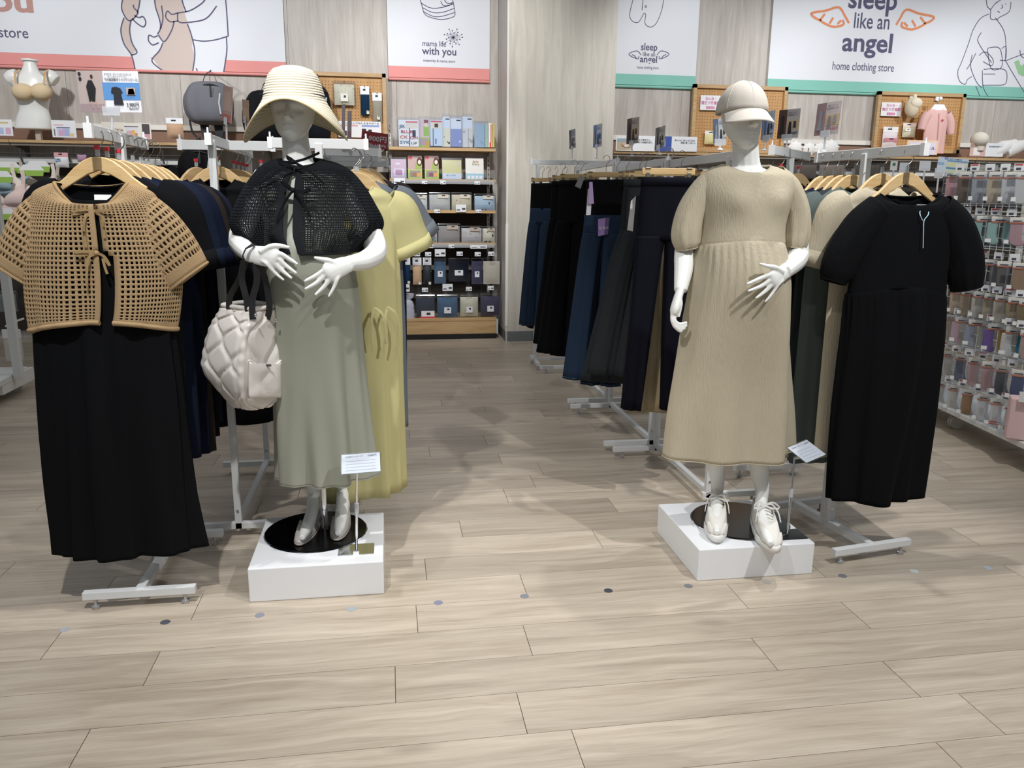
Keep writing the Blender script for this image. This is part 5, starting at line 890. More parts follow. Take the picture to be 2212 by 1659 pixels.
# ---- backpacks on the left wall
def backpack(label, px, rectz, c, Y=8.95, s=1.0, strap=True):
    x0, y0, x1, y1 = rectz; m_ = fabric('pack_'+c, c, .08, .4, 90, .75); a = P((x0+x1)/2, y1, Y); r = thing('backpack', label, 'backpack', a)
    h = (y1-y0); f = lambda t: y0+h*t
    rows = [LV(f(.0), x0+.28*(x1-x0), x1-.30*(x1-x0), Y, .05, .05), LV(f(.04), x0+.15*(x1-x0), x1-.2*(x1-x0), Y, .09, .07), LV(f(.15), x0+.08*(x1-x0), x1-.1*(x1-x0), Y, .13, .08, 0, 0, .006), LV(f(.4), x0+.0*(x1-x0), x1-.02*(x1-x0), Y, .16, .09, 0, 0, .01), LV(f(.7), x0+.03*(x1-x0), x1, Y, .17, .09, 0, 0, .009), LV(f(.92), x0+.14*(x1-x0), x1-.05*(x1-x0), Y, .14, .08, 0, 0, .006), LV(f(1.0), x0+.3*(x1-x0), x1-.2*(x1-x0), Y, .06, .05)]
    obj('pack_body', MB().loft(ringrows(rows, 48, 4, 3, (5, 8, 11), e=.75), (1, 1)), m_, r, True, w=True)
    mx = (x0+x1)/2; dk = M('strap_dark', '222429', .7)
    obj('grab_handle', MB().ribbon(curve3([P(mx-16*s, y0+4, Y), P(mx-10*s, y0-14*s, Y), P(mx, y0-22*s, Y-.02), P(mx+10*s, y0-14*s, Y), P(mx+16*s, y0+5, Y)], 4), .03, (0, 1, 0)), m_, r, True, w=True)
    obj('front_zip', MB().tube(curve3([P(mx-22*s, y0+9, Y-.10), P(mx, y0+5, Y-.135), P(mx+24*s, y0+12, Y-.10)], 4), .007, 6), dk, r, True, w=True); obj('zip_pull', MB().box(P(mx+2, y0+20, Y-.17), (.015, .01, .10)), dk, r, w=True); obj('side_zip', MB().tube([P(mx+22*s, y0+25, Y-.15), P(mx+20*s, y0+45, Y-.17), P(mx+24*s, y0+70, Y-.16)], .008, 6), colr('c9c9cc'), r, True, w=True)
    if strap:
        for dx in (-12, 18): obj('shoulder_strap', MB().ribbon([P(mx+dx*s, y1-6, Y+.03), P(mx+dx*s+3, y1+18*s, Y), P(mx+dx*s+5, y1+34*s, Y+.02)], [.085, .08, .045], (1, 0, 0), .02), dk, r, True, w=True)
        obj('loose_strap', MB().ribbon(curve3([P(x0+9, y1-20, Y), P(x0+14, y1+10, Y), P(x0+24, y1+25, Y), P(x0+34, y1+32, Y)], 4), .02, (1, 0, 0)), dk, r, True, w=True)
    obj('wall_hook', MB().tube([P(mx, y0-24*s, 9.25), P(mx, y0-22*s, Y-.02), P(mx+3, y0-26*s, Y-.03)], .008, 6), CHR, r, True, w=True); return r
backpack('grey canvas backpack hanging on the wall left of the straw hat', 0, (400, 177, 506, 270), '6f7077'); backpack('black backpack hanging on the wall behind the straw hat', 0, (527, 196, 632, 312), '15161a', 8.95, 1, False); backpack('black rounded backpack right of the straw hat', 0, (650, 186, 716, 312), '191b22', 9.0, 1, False); backpack('black backpack below the oak shelf behind the wooden hangers', 0, (388, 322, 470, 400), '0d0d10', 8.7, 1, False)
t = pack('baby_shoe_roll', 'rolled tan fabric holder with white card on the shelf left of the grey backpack', 'roll', (364, 256, 400, 300), 8.86, 'c29f83', 'eceef2', dep=.08)
# ---- pegboards
PB = wood('pegboard_oak', 'b88a55', 'cda06a', (14, 14, 1.2), 2, .55, True, 0, .03, .03)
def pegboard(label, rect, Y=9.2, rows=None):
    x0, y0, x1, y1 = rect; a = P((x0+x1)/2, y1, Y); W_ = P(x1, y1, Y).x-P(x0, y1, Y).x; H_ = P((x0+x1)/2, y0, Y).z-a.z; r = thing('pegboard', label, 'pegboard', a)
    obj('board', MB().box((a.x, Y+.01, a.z+H_/2), (W_-.02, .012, H_-.02)), PB, r, w=True)
    for c_, s_ in (((a.x, Y-.005, a.z+H_-.02), (W_, .05, .04)), ((a.x-W_/2+.02, Y-.005, a.z+H_/2), (.04, .05, H_)), ((a.x+W_/2-.02, Y-.005, a.z+H_/2), (.04, .05, H_)), ((a.x, Y-.005, a.z+.02), (W_, .05, .04))): obj('frame', MB().box(c_, s_), SW, r, w=True)
    hl = MB(); n = int((W_-.1)/.034)
    for i in range(n+1):
        for j in range(int((H_-.12)/.034)+1): hl.box((a.x-W_/2+.065+i*.034, Y+.0035, a.z+.06+j*.034), (.0085, .001, .0085))
    tag(obj('peg_holes', hl, colr('6b4a28'), r, w=True), None, None, kind='stuff'); return r
pegboard('oak framed pegboard right of the straw hat', (648, 157, 838, 324)); pegboard('oak framed pegboard behind the baseball cap', (1490, 185, 1690, 330)); pegboard('oak framed pegboard with the pink baby suit', (1883, 200, 2069, 330))
def dotmat(name, base, dot, sc=40, th=.25, rough=.6):
    if name in MC: return MC[name]
    m = M(name, base, rough); nt = m.node_tree; b = nt.nodes['Principled BSDF']; tcn = N(nt, 'ShaderNodeTexCoord'); vo = N(nt, 'ShaderNodeTexVoronoi', i_Scale=float(sc)); nt.links.new(tcn.outputs['Object'], vo.inputs['Vector'])
    r = N(nt, 'ShaderNodeValToRGB'); r.color_ramp.interpolation = 'CONSTANT'; r.color_ramp.elements[0].color = lin(dot); r.color_ramp.elements[1].color = lin(base); r.color_ramp.elements[1].position = th; nt.links.new(vo.outputs['Distance'], r.inputs[0]); nt.links.new(r.outputs[0], b.inputs['Base Color']); return m
pack('cloth_pack', 'cream dotted cloth pack hanging on the pegboard', 'pack', (723, 176, 767, 228), 9.19, 'd9d4bd', lab=(.5, .3, .36, .32, 'ebe8e0'), mat=dotmat('cream_dots', 'd9d4bd', '8a8672', 24, .16), dep=.07)
pack('sock_pack', 'navy belly sock pack with white header on the pegboard', 'sock pack', (780, 187, 799, 250), 9.19, '17324a', 'eef0f5', lab=(.8, .1, .3, .12, 'e4dfd2')); pack('sock_pack', 'grey belly sock pack with white header on the pegboard', 'sock pack', (806, 201, 826, 263), 9.19, '9a9689', 'eef0f5', lab=(.6, .12, .3, .12, 'e4dfd2'))
card('board_card', 'white product chart card at the foot of the left pegboard', 'card', (731, 262, 824, 297), 9.17, 'ecedf1', [(.04, .68, .46, .78, 'e2a3a6'), (.55, .66, .96, .78, '8fa3d6'), (.05, .1, .2, .4, '2b2f45'), (.55, .3, .65, .55, '26262c'), (.7, .35, .78, .5, '26262c')], [(.1, .83, .13, 'バッグとしても使えるマザーズ', '5a5a66', .85)])
for lab, rc in (('white card with pink lettering on the middle pegboard', (1512, 206, 1555, 238)), ('white card with pink lettering on the right pegboard', (1902, 221, 1945, 251))):
    c_ = card('board_card', lab, 'card', rc, 9.17, 'eff0f4', [(.3, .08, .72, .26, 'd67aa6')], [(.24, .70, .24, 'ねんね・', 'd67aa6', .52), (.04, .40, .25, '寝返り準備期', 'd67aa6', .92), (.36, .11, .12, '2〜6ヵ月', 'f6f0f4', .3)])
pack('sock_pack', 'pale yellow baby sock pack on the middle pegboard', 'sock pack', (1519, 283, 1548, 312), 9.19, 'e3d9a2', 'f0efe6'); pack('sock_pack', 'white and rose baby sock pack low on the right pegboard', 'sock pack', (1901, 274, 1933, 318), 9.19, 'e6dde0', 'f2f2f4', lab=(.5, .35, .9, .18, 'c98795')); pack('sock_pack', 'cream baby sock pack under the baby cap', 'sock pack', (1945, 266, 1973, 297), 9.19, 'd8d3b9', 'f0e3dc', lab=(.3, .5, .4, .2, 'f4f4f2'))
bc = thing('baby_hat', 'cream knotted baby cap on the right pegboard', 'baby hat', P(1970, 250, 9.1)); CRM = fabric('cream_jersey', 'e9dfc9', .05, .3); q = P(1970, 232, 9.08)
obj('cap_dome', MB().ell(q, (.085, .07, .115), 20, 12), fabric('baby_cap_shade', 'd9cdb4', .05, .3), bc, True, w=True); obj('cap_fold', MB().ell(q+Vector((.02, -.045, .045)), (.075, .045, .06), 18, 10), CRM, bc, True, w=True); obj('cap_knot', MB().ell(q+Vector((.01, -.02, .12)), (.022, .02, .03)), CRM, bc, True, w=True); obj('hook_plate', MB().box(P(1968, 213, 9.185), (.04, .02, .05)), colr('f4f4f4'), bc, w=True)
bs = thing('baby_suit', 'pink baby suit on a white hanger on the right pegboard', 'baby suit', P(2020, 325, 9.08)); PK = fabric('pink_knit', 'e2b9b4', .05, .3, 120); YS = 9.05
rw = [LV(236, 2016, 2036, YS, .03, .02, .03), LV(240, 2004, 2044, YS, .04, .03), LV(255, 2000, 2047, YS, .05, .03), LV(285, 1996, 2042, YS, .05, .03, 0, 0, .004), LV(318, 1994, 2037, YS, .045, .03, 0, 0, .008), LV(332, 1994, 2036, YS, .04, .03, 0, 0, .008)]
rg = ringrows(rw, 40, 4, 4); obj('suit_body', MB().loft(rg), PK, bs, True, w=True, solid=.004); obj('neck_binding', MB().tube(rg[0]+[rg[0][0]], .008, 6, False), colr('ecd3cf'), bs, True, w=True)
for pts in ([(2004, 246, YS), (1996, 260, YS), (1990, 280, YS)], [(2044, 246, YS), (2052, 265, YS), (2053, 290, YS)]): sleeve(bs, PK, pts, [.055, .05, .04], 1, 20, .02, solid=.004)
obj('placket', MB().tube([P(2029, 245, YS-.06), P(2028, 275, YS-.065), P(2024, 318, YS-.06)], .004, 6), colr('cf9f9b'), bs, True, w=True); obj('embroidery', MB().box(P(2036, 260, YS-.06), (.022, .004, .022), rot=Matrix.Rotation(.7, 3, 'Y')), colr('b8434f'), bs, w=True)
obj('hanger', MB().prism([(-.11, -.02), (.11, -.02), (.06, .05), (-.06, .05)], P(2027, 235, YS-.0), X, Z, .012), colr('f3f4f7'), bs, w=True); obj('hanger_hook', MB().tube(curve3([P(2027, 229, YS), P(2024, 222, YS), P(2030, 217, YS), P(2034, 212, YS-.02)], 4), .006, 6), CHR, bs, True, w=True); obj('hook_plate', MB().box(P(2024, 213, 9.185), (.04, .02, .05)), colr('f4f4f4'), bs, w=True); obj('hook_ball', MB().ell(P(2032, 213, 9.0), (.022,)*3), colr('f7f7f7'), bs, True, w=True)
# ---- cards and baby goods on the right oak shelf
c_ = card('shelf_card', 'white card with sleeping baby photo right of the column', 'card', (1330, 293, 1414, 326), 8.84, 'f2f3f6', [(.03, .04, .42, .8, 'c9b79c'), (.03, .55, .42, .8, '9fb3ba')], [(.58, .68, .14, 'もう抱きない。', '33343c', .3), (.52, .52, .14, '一枚でお着替え完了。', '33343c', .42)])
a = P(1372, 325, 8.835); 
for dx, dz, s_, cc in ((-.135, .06, (.022, .004, .018), 'dba98c'), (-.105, .05, (.035, .004, .02), 'ece5da'), (-.07, .045, (.025, .004, .012), 'e0b79c')): obj('print', MB().ell(a+Vector((dx, -.002, dz)), s_), colr(cc), c_, True, w=True)
card('shelf_card', 'white card with blue pattern photo behind the rack signs', 'card', (1416, 295, 1505, 327), 8.84, 'f1f3f7', [(.0, .0, .38, 1, '3c56a8'), (.15, .3, .24, .7, '6f93cf'), (.18, .62, .24, .8, 'a86f62')], [(.45, .7, .14, '赤ちゃんも、抱っこをする人も、', '33343c', .5), (.6, .54, .14, '快適に感じてほしい。', '33343c', .36)])
WF = fabric('white_frill', 'ecebea', .03, .5, 60)
for lab, px, py, r_ in (('round white baby bib at the left of the frilly pile', 1718, 309, .055), ('white frilly baby bib in the middle of the shelf pile', 1748, 311, .05), ('white frilly baby bonnet at the right of the shelf pile', 1795, 305, .062), ('white ruffled baby bib leaning by the bonnet', 1772, 308, .05)):
    r_ *= 1.45; p = P(px, py, 8.98); p.z = 2.062+r_*.95; o = thing('baby_bib', lab, 'baby bib', p-Z*r_, group=None); g_ = []
    for q in np.linspace(.05, 1.5, 8): g_.append([p+Vector((r_*1.15*math.sin(q)*math.cos(a)*(1+.08*math.sin(9*a)*q), r_*.7*-math.cos(q), r_*math.sin(q)*math.sin(a)*(1+.08*math.cos(8*a)*q))) for a in np.linspace(0, 6.283, 41)[:-1]])
    obj('frill', MB().loft(g_, (1, 1)), WF, o, True, w=True)
    obj('tie', MB().ribbon([p+Vector((-.02, -.03, -r_*.2)), p+Vector((.0, -.05, -r_*.6)), p+Vector((.03, -.04, -r_*.95))], .012, (1, 0, 0)), WF, o, True, w=True)
hd = thing('head_form', 'round white cushioned head form on the right oak shelf', 'head form', P(2117, 318, 8.85)); obj('dome', MB().ell(P(2116, 301, 8.9), (.10, .10, .085), 24, 14), fabric('canvas_white', 'dcd7ca', .04, .3), hd, True, w=True); obj('neck', MB().lathe([(.05, 0), (.055, .05)], P(2116, 318, 8.9)-Z*.04, 16), fabric('canvas_white', 'dcd7ca'), hd, True, w=True)
for i, (px, lab) in enumerate(((2165, 'left white folded blanket roll on the right oak shelf'), (2190, 'white folded blanket roll at the right edge of the shelf'))):
    p = P(px, 325, 8.95); o = thing('blanket_roll', lab, 'blanket', p-Z*.08); obj('roll', MB().tube([p+Vector((-.12, 0, -.03)), p+Vector((0, 0, .03)), p+Vector((.14, .02, .07))], [.075, .085, .06], 14), WF, o, True, w=True); obj('roll_end', MB().ell(p+Vector((.14, 0, .08)), (.055, .06, .055)), WF, o, True, w=True)
card('shelf_card', 'white card with pink nursery photo on the right oak shelf', 'card', (2094, 309, 2166, 338), 8.88, 'eef0f4', [(0, 0, .46, 1, 'd9b6ae'), (.1, .1, .3, .7, 'f0ece8'), (0, .65, .46, 1, 'a98f84')], [(.55, .7, .13, '新生児肌着 無縫製シリ', '4a4a52', .4)])
card('shelf_card', 'peach card with lavender cloud behind the right rack end', 'card', (1957, 303, 2024, 334), 8.88, 'efd2b8', [(.08, 0, .92, .85, 'e4dcec')], [(.62, .35, .26, 'ール', '3a3a48', .28)])
# rack top and wire rack cards
cc = quadframe([(2022, 372), (2087, 378), (2098, 333), (2030, 338)], 5.0); t = thing('rack_card', 'pale blue and yellow chart card standing on the sock rack', 'card', cc[0]); panel(t, cc[0], cc[1], cc[2], cc[3], cc[4], 'd7e3ee', [(.3, .74, .98, .84, '7fa9d2'), (.3, .42, .96, .7, 'e6e6b8'), (.3, .28, .96, .38, '5b93b8'), (.3, .04, .96, .25, 'd6e2bf'), (.02, .5, .1, .66, '8ebbe0'), (.12, .5, .2, .66, '8ebbe0'), (.2, .86, .32, .98, '7f9fe0')], [(.36, .87, .11, 'おむつの選び方', '3d4a68', .4)])
# ================================================================ centre shelf unit
su = thing('shelf_unit', 'oak and metal shelf unit of pouches and booklets beside the column', 'shelf unit', (.62, 9.0, 0)); SX0, SX1, SF, SB = .045, 1.185, 8.86, 9.27
obj('back_panel', MB().box(((SX0+SX1)/2, 9.262, .98), (SX1-SX0+.03, .02, 1.56)), DB, su, w=True)
zs = [2.06, 1.735, 1.405, 1.055]
for i, z in enumerate(zs):
    obj('shelf_board', MB().box(((SX0+SX1)/2, (SF+SB)/2, z-.015), (SX1-SX0, SB-SF, .03)), SW, su, w=True)
    if i in (1, 3): obj('ticket_rail', MB().box(((SX0+SX1)/2, SF-.006, z-.03), (SX1-SX0-.03, .01, .045)), clear('ticket_rail', a=.25), su, w=True)
    if i in (1, 2, 3): obj('acrylic_fence', MB().box(((SX0+SX1)/2, SF+.004, z+.03), (SX1-SX0-.05, .003, .06)), clear('acrylic', a=.04), su, w=True)
    obj('bracket', MB().box((SX1-.05, (SF+SB)/2+.06, z-.045), (.012, .3, .05)), SM, su, w=True)
obj('acrylic_box', MB().box((.62, SF+.16, zs[0]+.15), (1.0, .003, .30)), clear('acrylic', a=.05), su, w=True)
for x in (SX0+.01, SX1-.035):
    up = obj('upright', MB().box((x, 9.245, 1.02), (.03, .025, 2.4)), SM, su, w=True)
    sl = MB()
    for k in range(44): sl.box((x, 9.231, .15+k*.05), (.008, .003, .026))
    tag(obj('slots', sl, colr('57534d'), up, w=True), None, None, kind='stuff')
for z in (.76, .44): obj('hook_bar', MB().box(((SX0+SX1)/2, 9.2, z), (SX1-SX0-.06, .03, .055)), colr('8f8c86'), su, w=True)
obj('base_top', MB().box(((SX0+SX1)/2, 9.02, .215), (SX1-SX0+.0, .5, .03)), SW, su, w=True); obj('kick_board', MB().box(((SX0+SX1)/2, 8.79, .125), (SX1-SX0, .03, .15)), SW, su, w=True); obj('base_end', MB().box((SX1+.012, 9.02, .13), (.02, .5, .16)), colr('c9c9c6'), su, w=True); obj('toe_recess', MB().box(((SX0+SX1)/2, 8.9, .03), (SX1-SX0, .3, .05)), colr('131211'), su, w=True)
def upright_item(name, label, cat, rect, Y, c, prints=(), texts=(), th=.02, mat=None, tilt=.0, bag=True):
    x0, y0, x1, y1 = rect; a = P((x0+x1)/2, y1, Y); W_ = P(x1, y1, Y).x-P(x0, y1, Y).x; H_ = (P((x0+x1)/2, y0, Y).z-a.z); t = thing(name, label, cat, a); uy = Vector((0, math.sin(tilt), math.cos(tilt))); panel(t, a-X*W_/2, X, uy, W_, H_, c, prints, texts, th, 'front', mat)
    if bag: obj('clear_sleeve', MB().prism([(-W_*.53, -.004), (W_*.53, -.004), (W_*.53, H_*1.1), (-W_*.53, H_*1.1)], a+Yv*th-Vector((0, math.cos(tilt), 0))*(th+.006), X, uy, .001), clear('polybag', a=.06, rough=.12), t, w=True)
    return t
HDR = lambda v0=.68: [(.35, v0, .95, .95, 'e8dfd3'), (.35, .9, .95, .95, 'd85a68')]
Y1 = 8.97; y0_ = 317
LET = [(.04, .70, .16, 'JEK', '35507c', .3), (.1, .5, .16, 'BLUR', 'b2383e', .6), (.05, .3, .16, 'CK', 'c4552e', .4), (.55, .28, .16, 'OH', 'b2383e', .38), (.05, .1, .16, 'SYK', '3a6d8c', .5), (.6, .08, .14, 'UP', '2f5f4a', .3)]
upright_item('pouch', 'white pouch with coloured alphabet letters, top shelf of the unit', 'pouch', (862, 259, 905, y0_-.5), Y1, 'eeeeee', HDR()+[(.52, .02, .56, .7, '20263c'), (.68, .35, .85, .62, '262c40')], LET)
upright_item('boxed_charm', 'pink and green box with window, top shelf of the unit', 'box', (905, 257, 928, y0_+.5), Y1+.03, 'e0c4c9', [(.0, .0, .98, .34, 'a9c94f'), (.08, .06, .85, .3, 'b9a2a6'), (.62, .03, .92, .2, 'e39a4a'), (.45, .4, .95, .75, '9dc455'), (.55, .72, .85, .9, 'f0d8cc'), (.5, .86, .9, .97, '8a4a44')], th=.03)
upright_item('pouch', 'pale blue pouch with black edging, top shelf of the unit', 'pouch', (930, 259, 956, y0_), Y1-.03, 'cddcea', [(.0, .0, .98, .03, '1d2030'), (.2, .0, .26, .7, '1d2030'), (.05, .68, .95, .97, 'e8dccb'), (.05, .91, .95, .97, 'd85a68'), (.35, .72, .65, .86, '1c1c22'), (.4, .1, .5, .3, '4b68b0')])
upright_item('pouch', 'cream pouch with black polka dots, top shelf of the unit', 'pouch', (956, 252, 973, y0_), Y1, 'e6e2cc', [(.0, .62, .95, .99, 'dfe5ee'), (.4, .9, .9, .94, '222228')], mat=dotmat('black_polka', 'e6e2cc', '23242a', 22, .26))
upright_item('pouch', 'lavender dotted pouch, top shelf of the unit', 'pouch', (974, 255, 998, y0_), Y1-.02, '8f9dcb', [(.0, .62, .95, .99, 'dfe5ee'), (.5, .9, .9, .94, '222228')], mat=dotmat('lav_dots', '8f9dcb', 'dfe4f2', 16, .2))
upright_item('pouch', 'white patterned pouch with beige edging, top shelf of the unit', 'pouch', (999, 252, 1021, y0_+1), Y1, 'd8d7d6', [(.0, .62, .95, .99, 'dfe5ee'), (.5, .9, .9, .94, '222228'), (.55, .0, .62, .62, 'b9b09c')], mat=dotmat('grey_spots', 'dcdbd9', 'b5b4b6', 14, .3))
upright_item('clear_file', 'pale blue clear file, top shelf of the unit', 'file', (1025, 267, 1047, y0_+1), Y1, 'a9bfd0', mat=dotmat('blue_blot', 'aabfd0', '93aecb', 20, .3), th=.012); upright_item('booklet', 'teal booklet beside the clear file', 'booklet', (1048, 268, 1054, y0_+1), Y1, '8fb5a6', th=.15, bag=False); upright_item('booklet', 'white and red booklet near the right end of the top shelf', 'booklet', (1055, 266, 1063, y0_+1), Y1, 'e9e4e2', [(.3, .0, .8, .2, 'd8452e'), (.5, .2, .9, .95, 'd9878a')], th=.15, bag=False); upright_item('booklet', 'yellow booklet at the right end of the top shelf', 'booklet', (1064, 266, 1068, y0_+1), Y1, 'cdbb48', th=.15, bag=False)
for x0, lab in ((882, 'left pink and green box with pregnant woman drawing, second shelf'), (918, 'right pink and green box with pregnant woman drawing, second shelf')):
    t = upright_item('boxed_charm', lab, 'box', (x0, 336, x0+30, 386), 8.93, 'b89a97', [(.0, .0, 1, .4, 'a9c94f'), (.1, .06, .9, .36, '8d7f7c'), (.62, .08, .9, .26, 'e39a4a'), (.3, .1, .6, .26, '9a6a3a' if x0 < 900 else '7a3f52'), (.52, .42, .95, .7, '93a848'), (.03, .86, .3, .99, 'c23f46')], tilt=.12, th=.03, bag=False)
    a = P(x0+24, 349, 8.945); obj('print', MB().ell(a, (.028, .004, .045)), colr('5a3530'), t, True, w=True); obj('print', MB().ell(a-Yv*.003+Z*-.008, (.018, .004, .024)), colr('efe0d8'), t, True, w=True)
upright_item('boxed_kit', 'pink box with round white window, second shelf', 'box', (845, 343, 878, 385), 8.93, 'd9b7c1', [(.2, .1, .85, .5, 'efe6ea'), (.28, .15, .75, .45, 'c585a6'), (.3, .72, .6, .8, 'f0e9ec')], tilt=.12); upright_item('boxed_kit', 'pale yellow box with white band, second shelf', 'box', (956, 345, 997, 388), 8.93, 'd9cd83', [(.0, .0, 1, .32, 'eef0f2'), (.72, .7, .95, .95, 'd6c9a2')], [(.2, .2, .08, 'おくるみ', '7a7a80', .5)], tilt=.12)
upright_item('diary_book', 'white Baby Diary book with teal foot band, second shelf', 'book', (1006, 341, 1045, 389), 8.93, 'dcdad6', [(.0, .0, 1, .30, '9cc8d2'), (.1, .06, .26, .2, 'eee6ec'), (.32, .06, .48, .2, 'eee6ec'), (.54, .06, .7, .2, 'eee6ec'), (.76, .06, .92, .2, 'eee6ec')], [(.4, .8, .14, 'Baby', 'b98463', .32), (.36, .68, .14, 'Diary', '8f9a6a', .4)], tilt=.12, bag=False)
t = upright_item('mask_pack', 'yellow and pink pack with black printed circle, third shelf', 'pack', (847, 408, 876, 453), 8.9, 'e3bf3a', [(.0, .82, 1, 1, 'c2487f')], [(.25, .6, .12, 'AI', 'efe9df', .3), (.15, .46, .13, 'BESTE', 'efe9df', .62)]); obj('print', MB().ell(P(862, 430, 8.892), (.06, .002, .075)), colr('1d1b1c'), t, True, w=True)
for lab, rc, c, dm in (('white pouch with blue and yellow circles, third shelf', (880, 416, 923, 455), 'e2e2e2', dotmat('pastel_circ', 'e3e3e0', 'a9b4d6', 14, .36)), ('grey white zipped pouch, third shelf', (927, 415, 972, 455), 'cfcfc8', None), ('cream pouch with tiny brown marks, third shelf', (975, 415, 1018, 456), 'ddd1b4', dotmat('brown_marks', 'ddd2b6', '6a5642', 26, .16)), ('light blue pouch with navy edging, third shelf', (1024, 418, 1068, 456), 'b9cede', dotmat('blue_marks', 'bbcfdf', '4c5b86', 22, .18))):
    pack('zip_pouch', lab, 'pouch', rc, 8.98, c, lab=(.65, .78, .5, .2, 'd6cdc0'), mat=dm, dep=.06)
for lab, rc, c, dm, yw in (('navy pouch with red edging, fourth shelf', (866, 481, 897, 524), '272b45', None, 0), ('white pouch with alphabet letters, fourth shelf', (900, 484, 944, 526), 'e2e1e0', dotmat('letter_spots', 'e4e3e2', 'b0423f', 30, .3), 0), ('taupe grey pouch in clear bag, fourth shelf', (946, 482, 993, 526), 'aaa39e', None, 0), ('white dotted pouch leaning to the right, fourth shelf', (996, 487, 1040, 527), 'cfcac5', dotmat('faint_dots', 'd2cdc9', 'a9a5a4', 24, .2), 0), ('cream polka dot pouch at the right end, fourth shelf', (1041, 488, 1068, 525), 'd9d4bd', dotmat('black_polka', 'e6e2cc', '23242a', 22, .26), 0)):
    t = pack('zip_pouch', lab, 'pouch', rc, 8.98, c, lab=(.65, .8, .5, .2, 'b6a89c'), mat=dm, dep=.06, yaw=yw)
    if 'alphabet' in lab:
        for k, (s, cc) in enumerate((('BLUR', '3e6aa0'), ('CXOH', 'b2383e'), ('SYKE', '2f5f4a'))): text(s, .05, Vector((-.1, -.075, .14-.055*k)), X, Z, colr(cc), t, w=False, bold=.02, width=.19)
for lab, rc, c, h in (('ivory belly sock pack, hanging row of the unit', (852, 556, 867, 614), 'bdb9ae', 1), ('navy belly sock pack, hanging row of the unit', (869, 556, 887, 612), '18324e', 1), ('beige belly sock pack, hanging row of the unit', (892, 556, 911, 614), 'c1a184', 1), ('black dotted belly sock pack, hanging row of the unit', (914, 556, 932, 614), '22252b', 1), ('slate blue folded cloth pack, hanging row of the unit', (938, 556, 963, 612), '55708c', 0), ('black pack with white sticker, hanging row of the unit', (969, 556, 1012, 608), '151a2b', 0), ('purple grey folded cloth pack, hanging row of the unit', (1018, 556, 1041, 613), '55526b', 0), ('cream puffy cloth pack, hanging row of the unit', (1043, 556, 1079, 613), 'd6cdbb', 0)):
    pack('hanging_pack', lab, 'pack', rc, 8.93, c, 'e4e6ec' if h else None, lab=(.78, .06, .3, .1, 'e0dac9') if h else (.5, .38, .42, .22, 'e3e6ec') if 'cream' not in lab else None, dep=.05, mat=dotmat('dark_dots', '22252b', 'c9c9c4', 22, .12) if 'dotted' in lab else None)
for lab, rc, c in (('dark grey pack with red edged label, bottom row of the unit', (899, 634, 939, 690), '3c4250'), ('slate blue pillow pack, bottom row of the unit', (944, 634, 988, 684), '55708c'), ('cream dotted pillow pack, bottom row of the unit', (993, 634, 1032, 682), 'd6d0b1'), ('purple grey pillow pack, bottom row of the unit', (1037, 632, 1078, 680), '4f4b60')):
    t = pack('hanging_pack', lab, 'pack', rc, 8.9, c, None, lab=(.5, .32, .34, .26, 'dfe1e8') if 'dark' not in lab else (.62, .22, .7, .3, 'e9e9ec'), dep=.08, mat=dotmat('cream_dots', 'd9d4bd', '8a8672', 24, .16) if 'dotted' in lab else None)
    if 'dark' in lab: obj('label_edge', MB().box((.02, -.09, .03), (.17, .001, .03)), colr('c9454b'), t)
db = thing('drawstring_bag', 'lilac grey printed drawstring bag standing on the unit base', 'bag', P(884, 704, 8.86)); DM = dotmat('lilac_print', 'b3b4c3', '8d8ea2', 16, .22)
obj('pouch_body', MB().loft(ringrows([LV(703, 874, 894, 8.86, .04, .04), LV(698, 870, 896, 8.86, .055, .055), LV(675, 869, 896, 8.86, .06, .06, 0, 0, .003), LV(655, 871, 893, 8.86, .05, .05, 0, 0, .004), LV(647, 876, 886, 8.86, .025, .025, 0, 0, .004)], 30, 4, 2), (1, 1)), DM, db, True, w=True); obj('ruffle', MB().loft(ringrows([LV(648, 877, 885, 8.86, .02, .02, 0, 0, .002), LV(642, 872, 892, 8.86, .03, .03, 0, 0, .006), LV(634, 873, 893, 8.86, .03, .03, 0, 0, .009)], 30, 3, 2)), DM, db, True, w=True, solid=.003)
for i, (x, y, w_, h_, Y_) in enumerate([(863, 391, 24, 13, 8.83), (917, 394, 12, 7, 8.84), (957, 394, 12, 8, 8.84), (1031, 395, 12, 7, 8.84), (862, 450, 20, 16, 8.84), (944, 456, 12, 8, 8.84), (996, 450, 22, 16, 8.83), (1034, 456, 12, 7, 8.84), (881, 532, 12, 8, 8.84), (930, 532, 12, 8, 8.84), (975, 532, 12, 8, 8.84), (1034, 533, 36, 8, 8.84), (878, 549, 13, 9, 8.8), (901, 549, 13, 9, 8.8), (925, 549, 13, 9, 8.8), (951, 546, 23, 16, 8.8), (993, 548, 13, 9, 8.8), (1032, 549, 13, 9, 8.8), (1061, 548, 13, 9, 8.8), (874, 622, 22, 16, 8.78), (918, 626, 13, 9, 8.78), (967, 621, 22, 15, 8.78), (1013, 624, 13, 9, 8.78), (1060, 622, 13, 9, 8.78)]):
    card('price_tag', None, None, (x-w_/2, y-h_/2, x+w_/2, y+h_/2), Y_, 'e6e8ec', [(.08, .2, .4, .36, '3b3c44'), (.6, .3, .92, .55, '3b3c44')], th=.001, par=su)
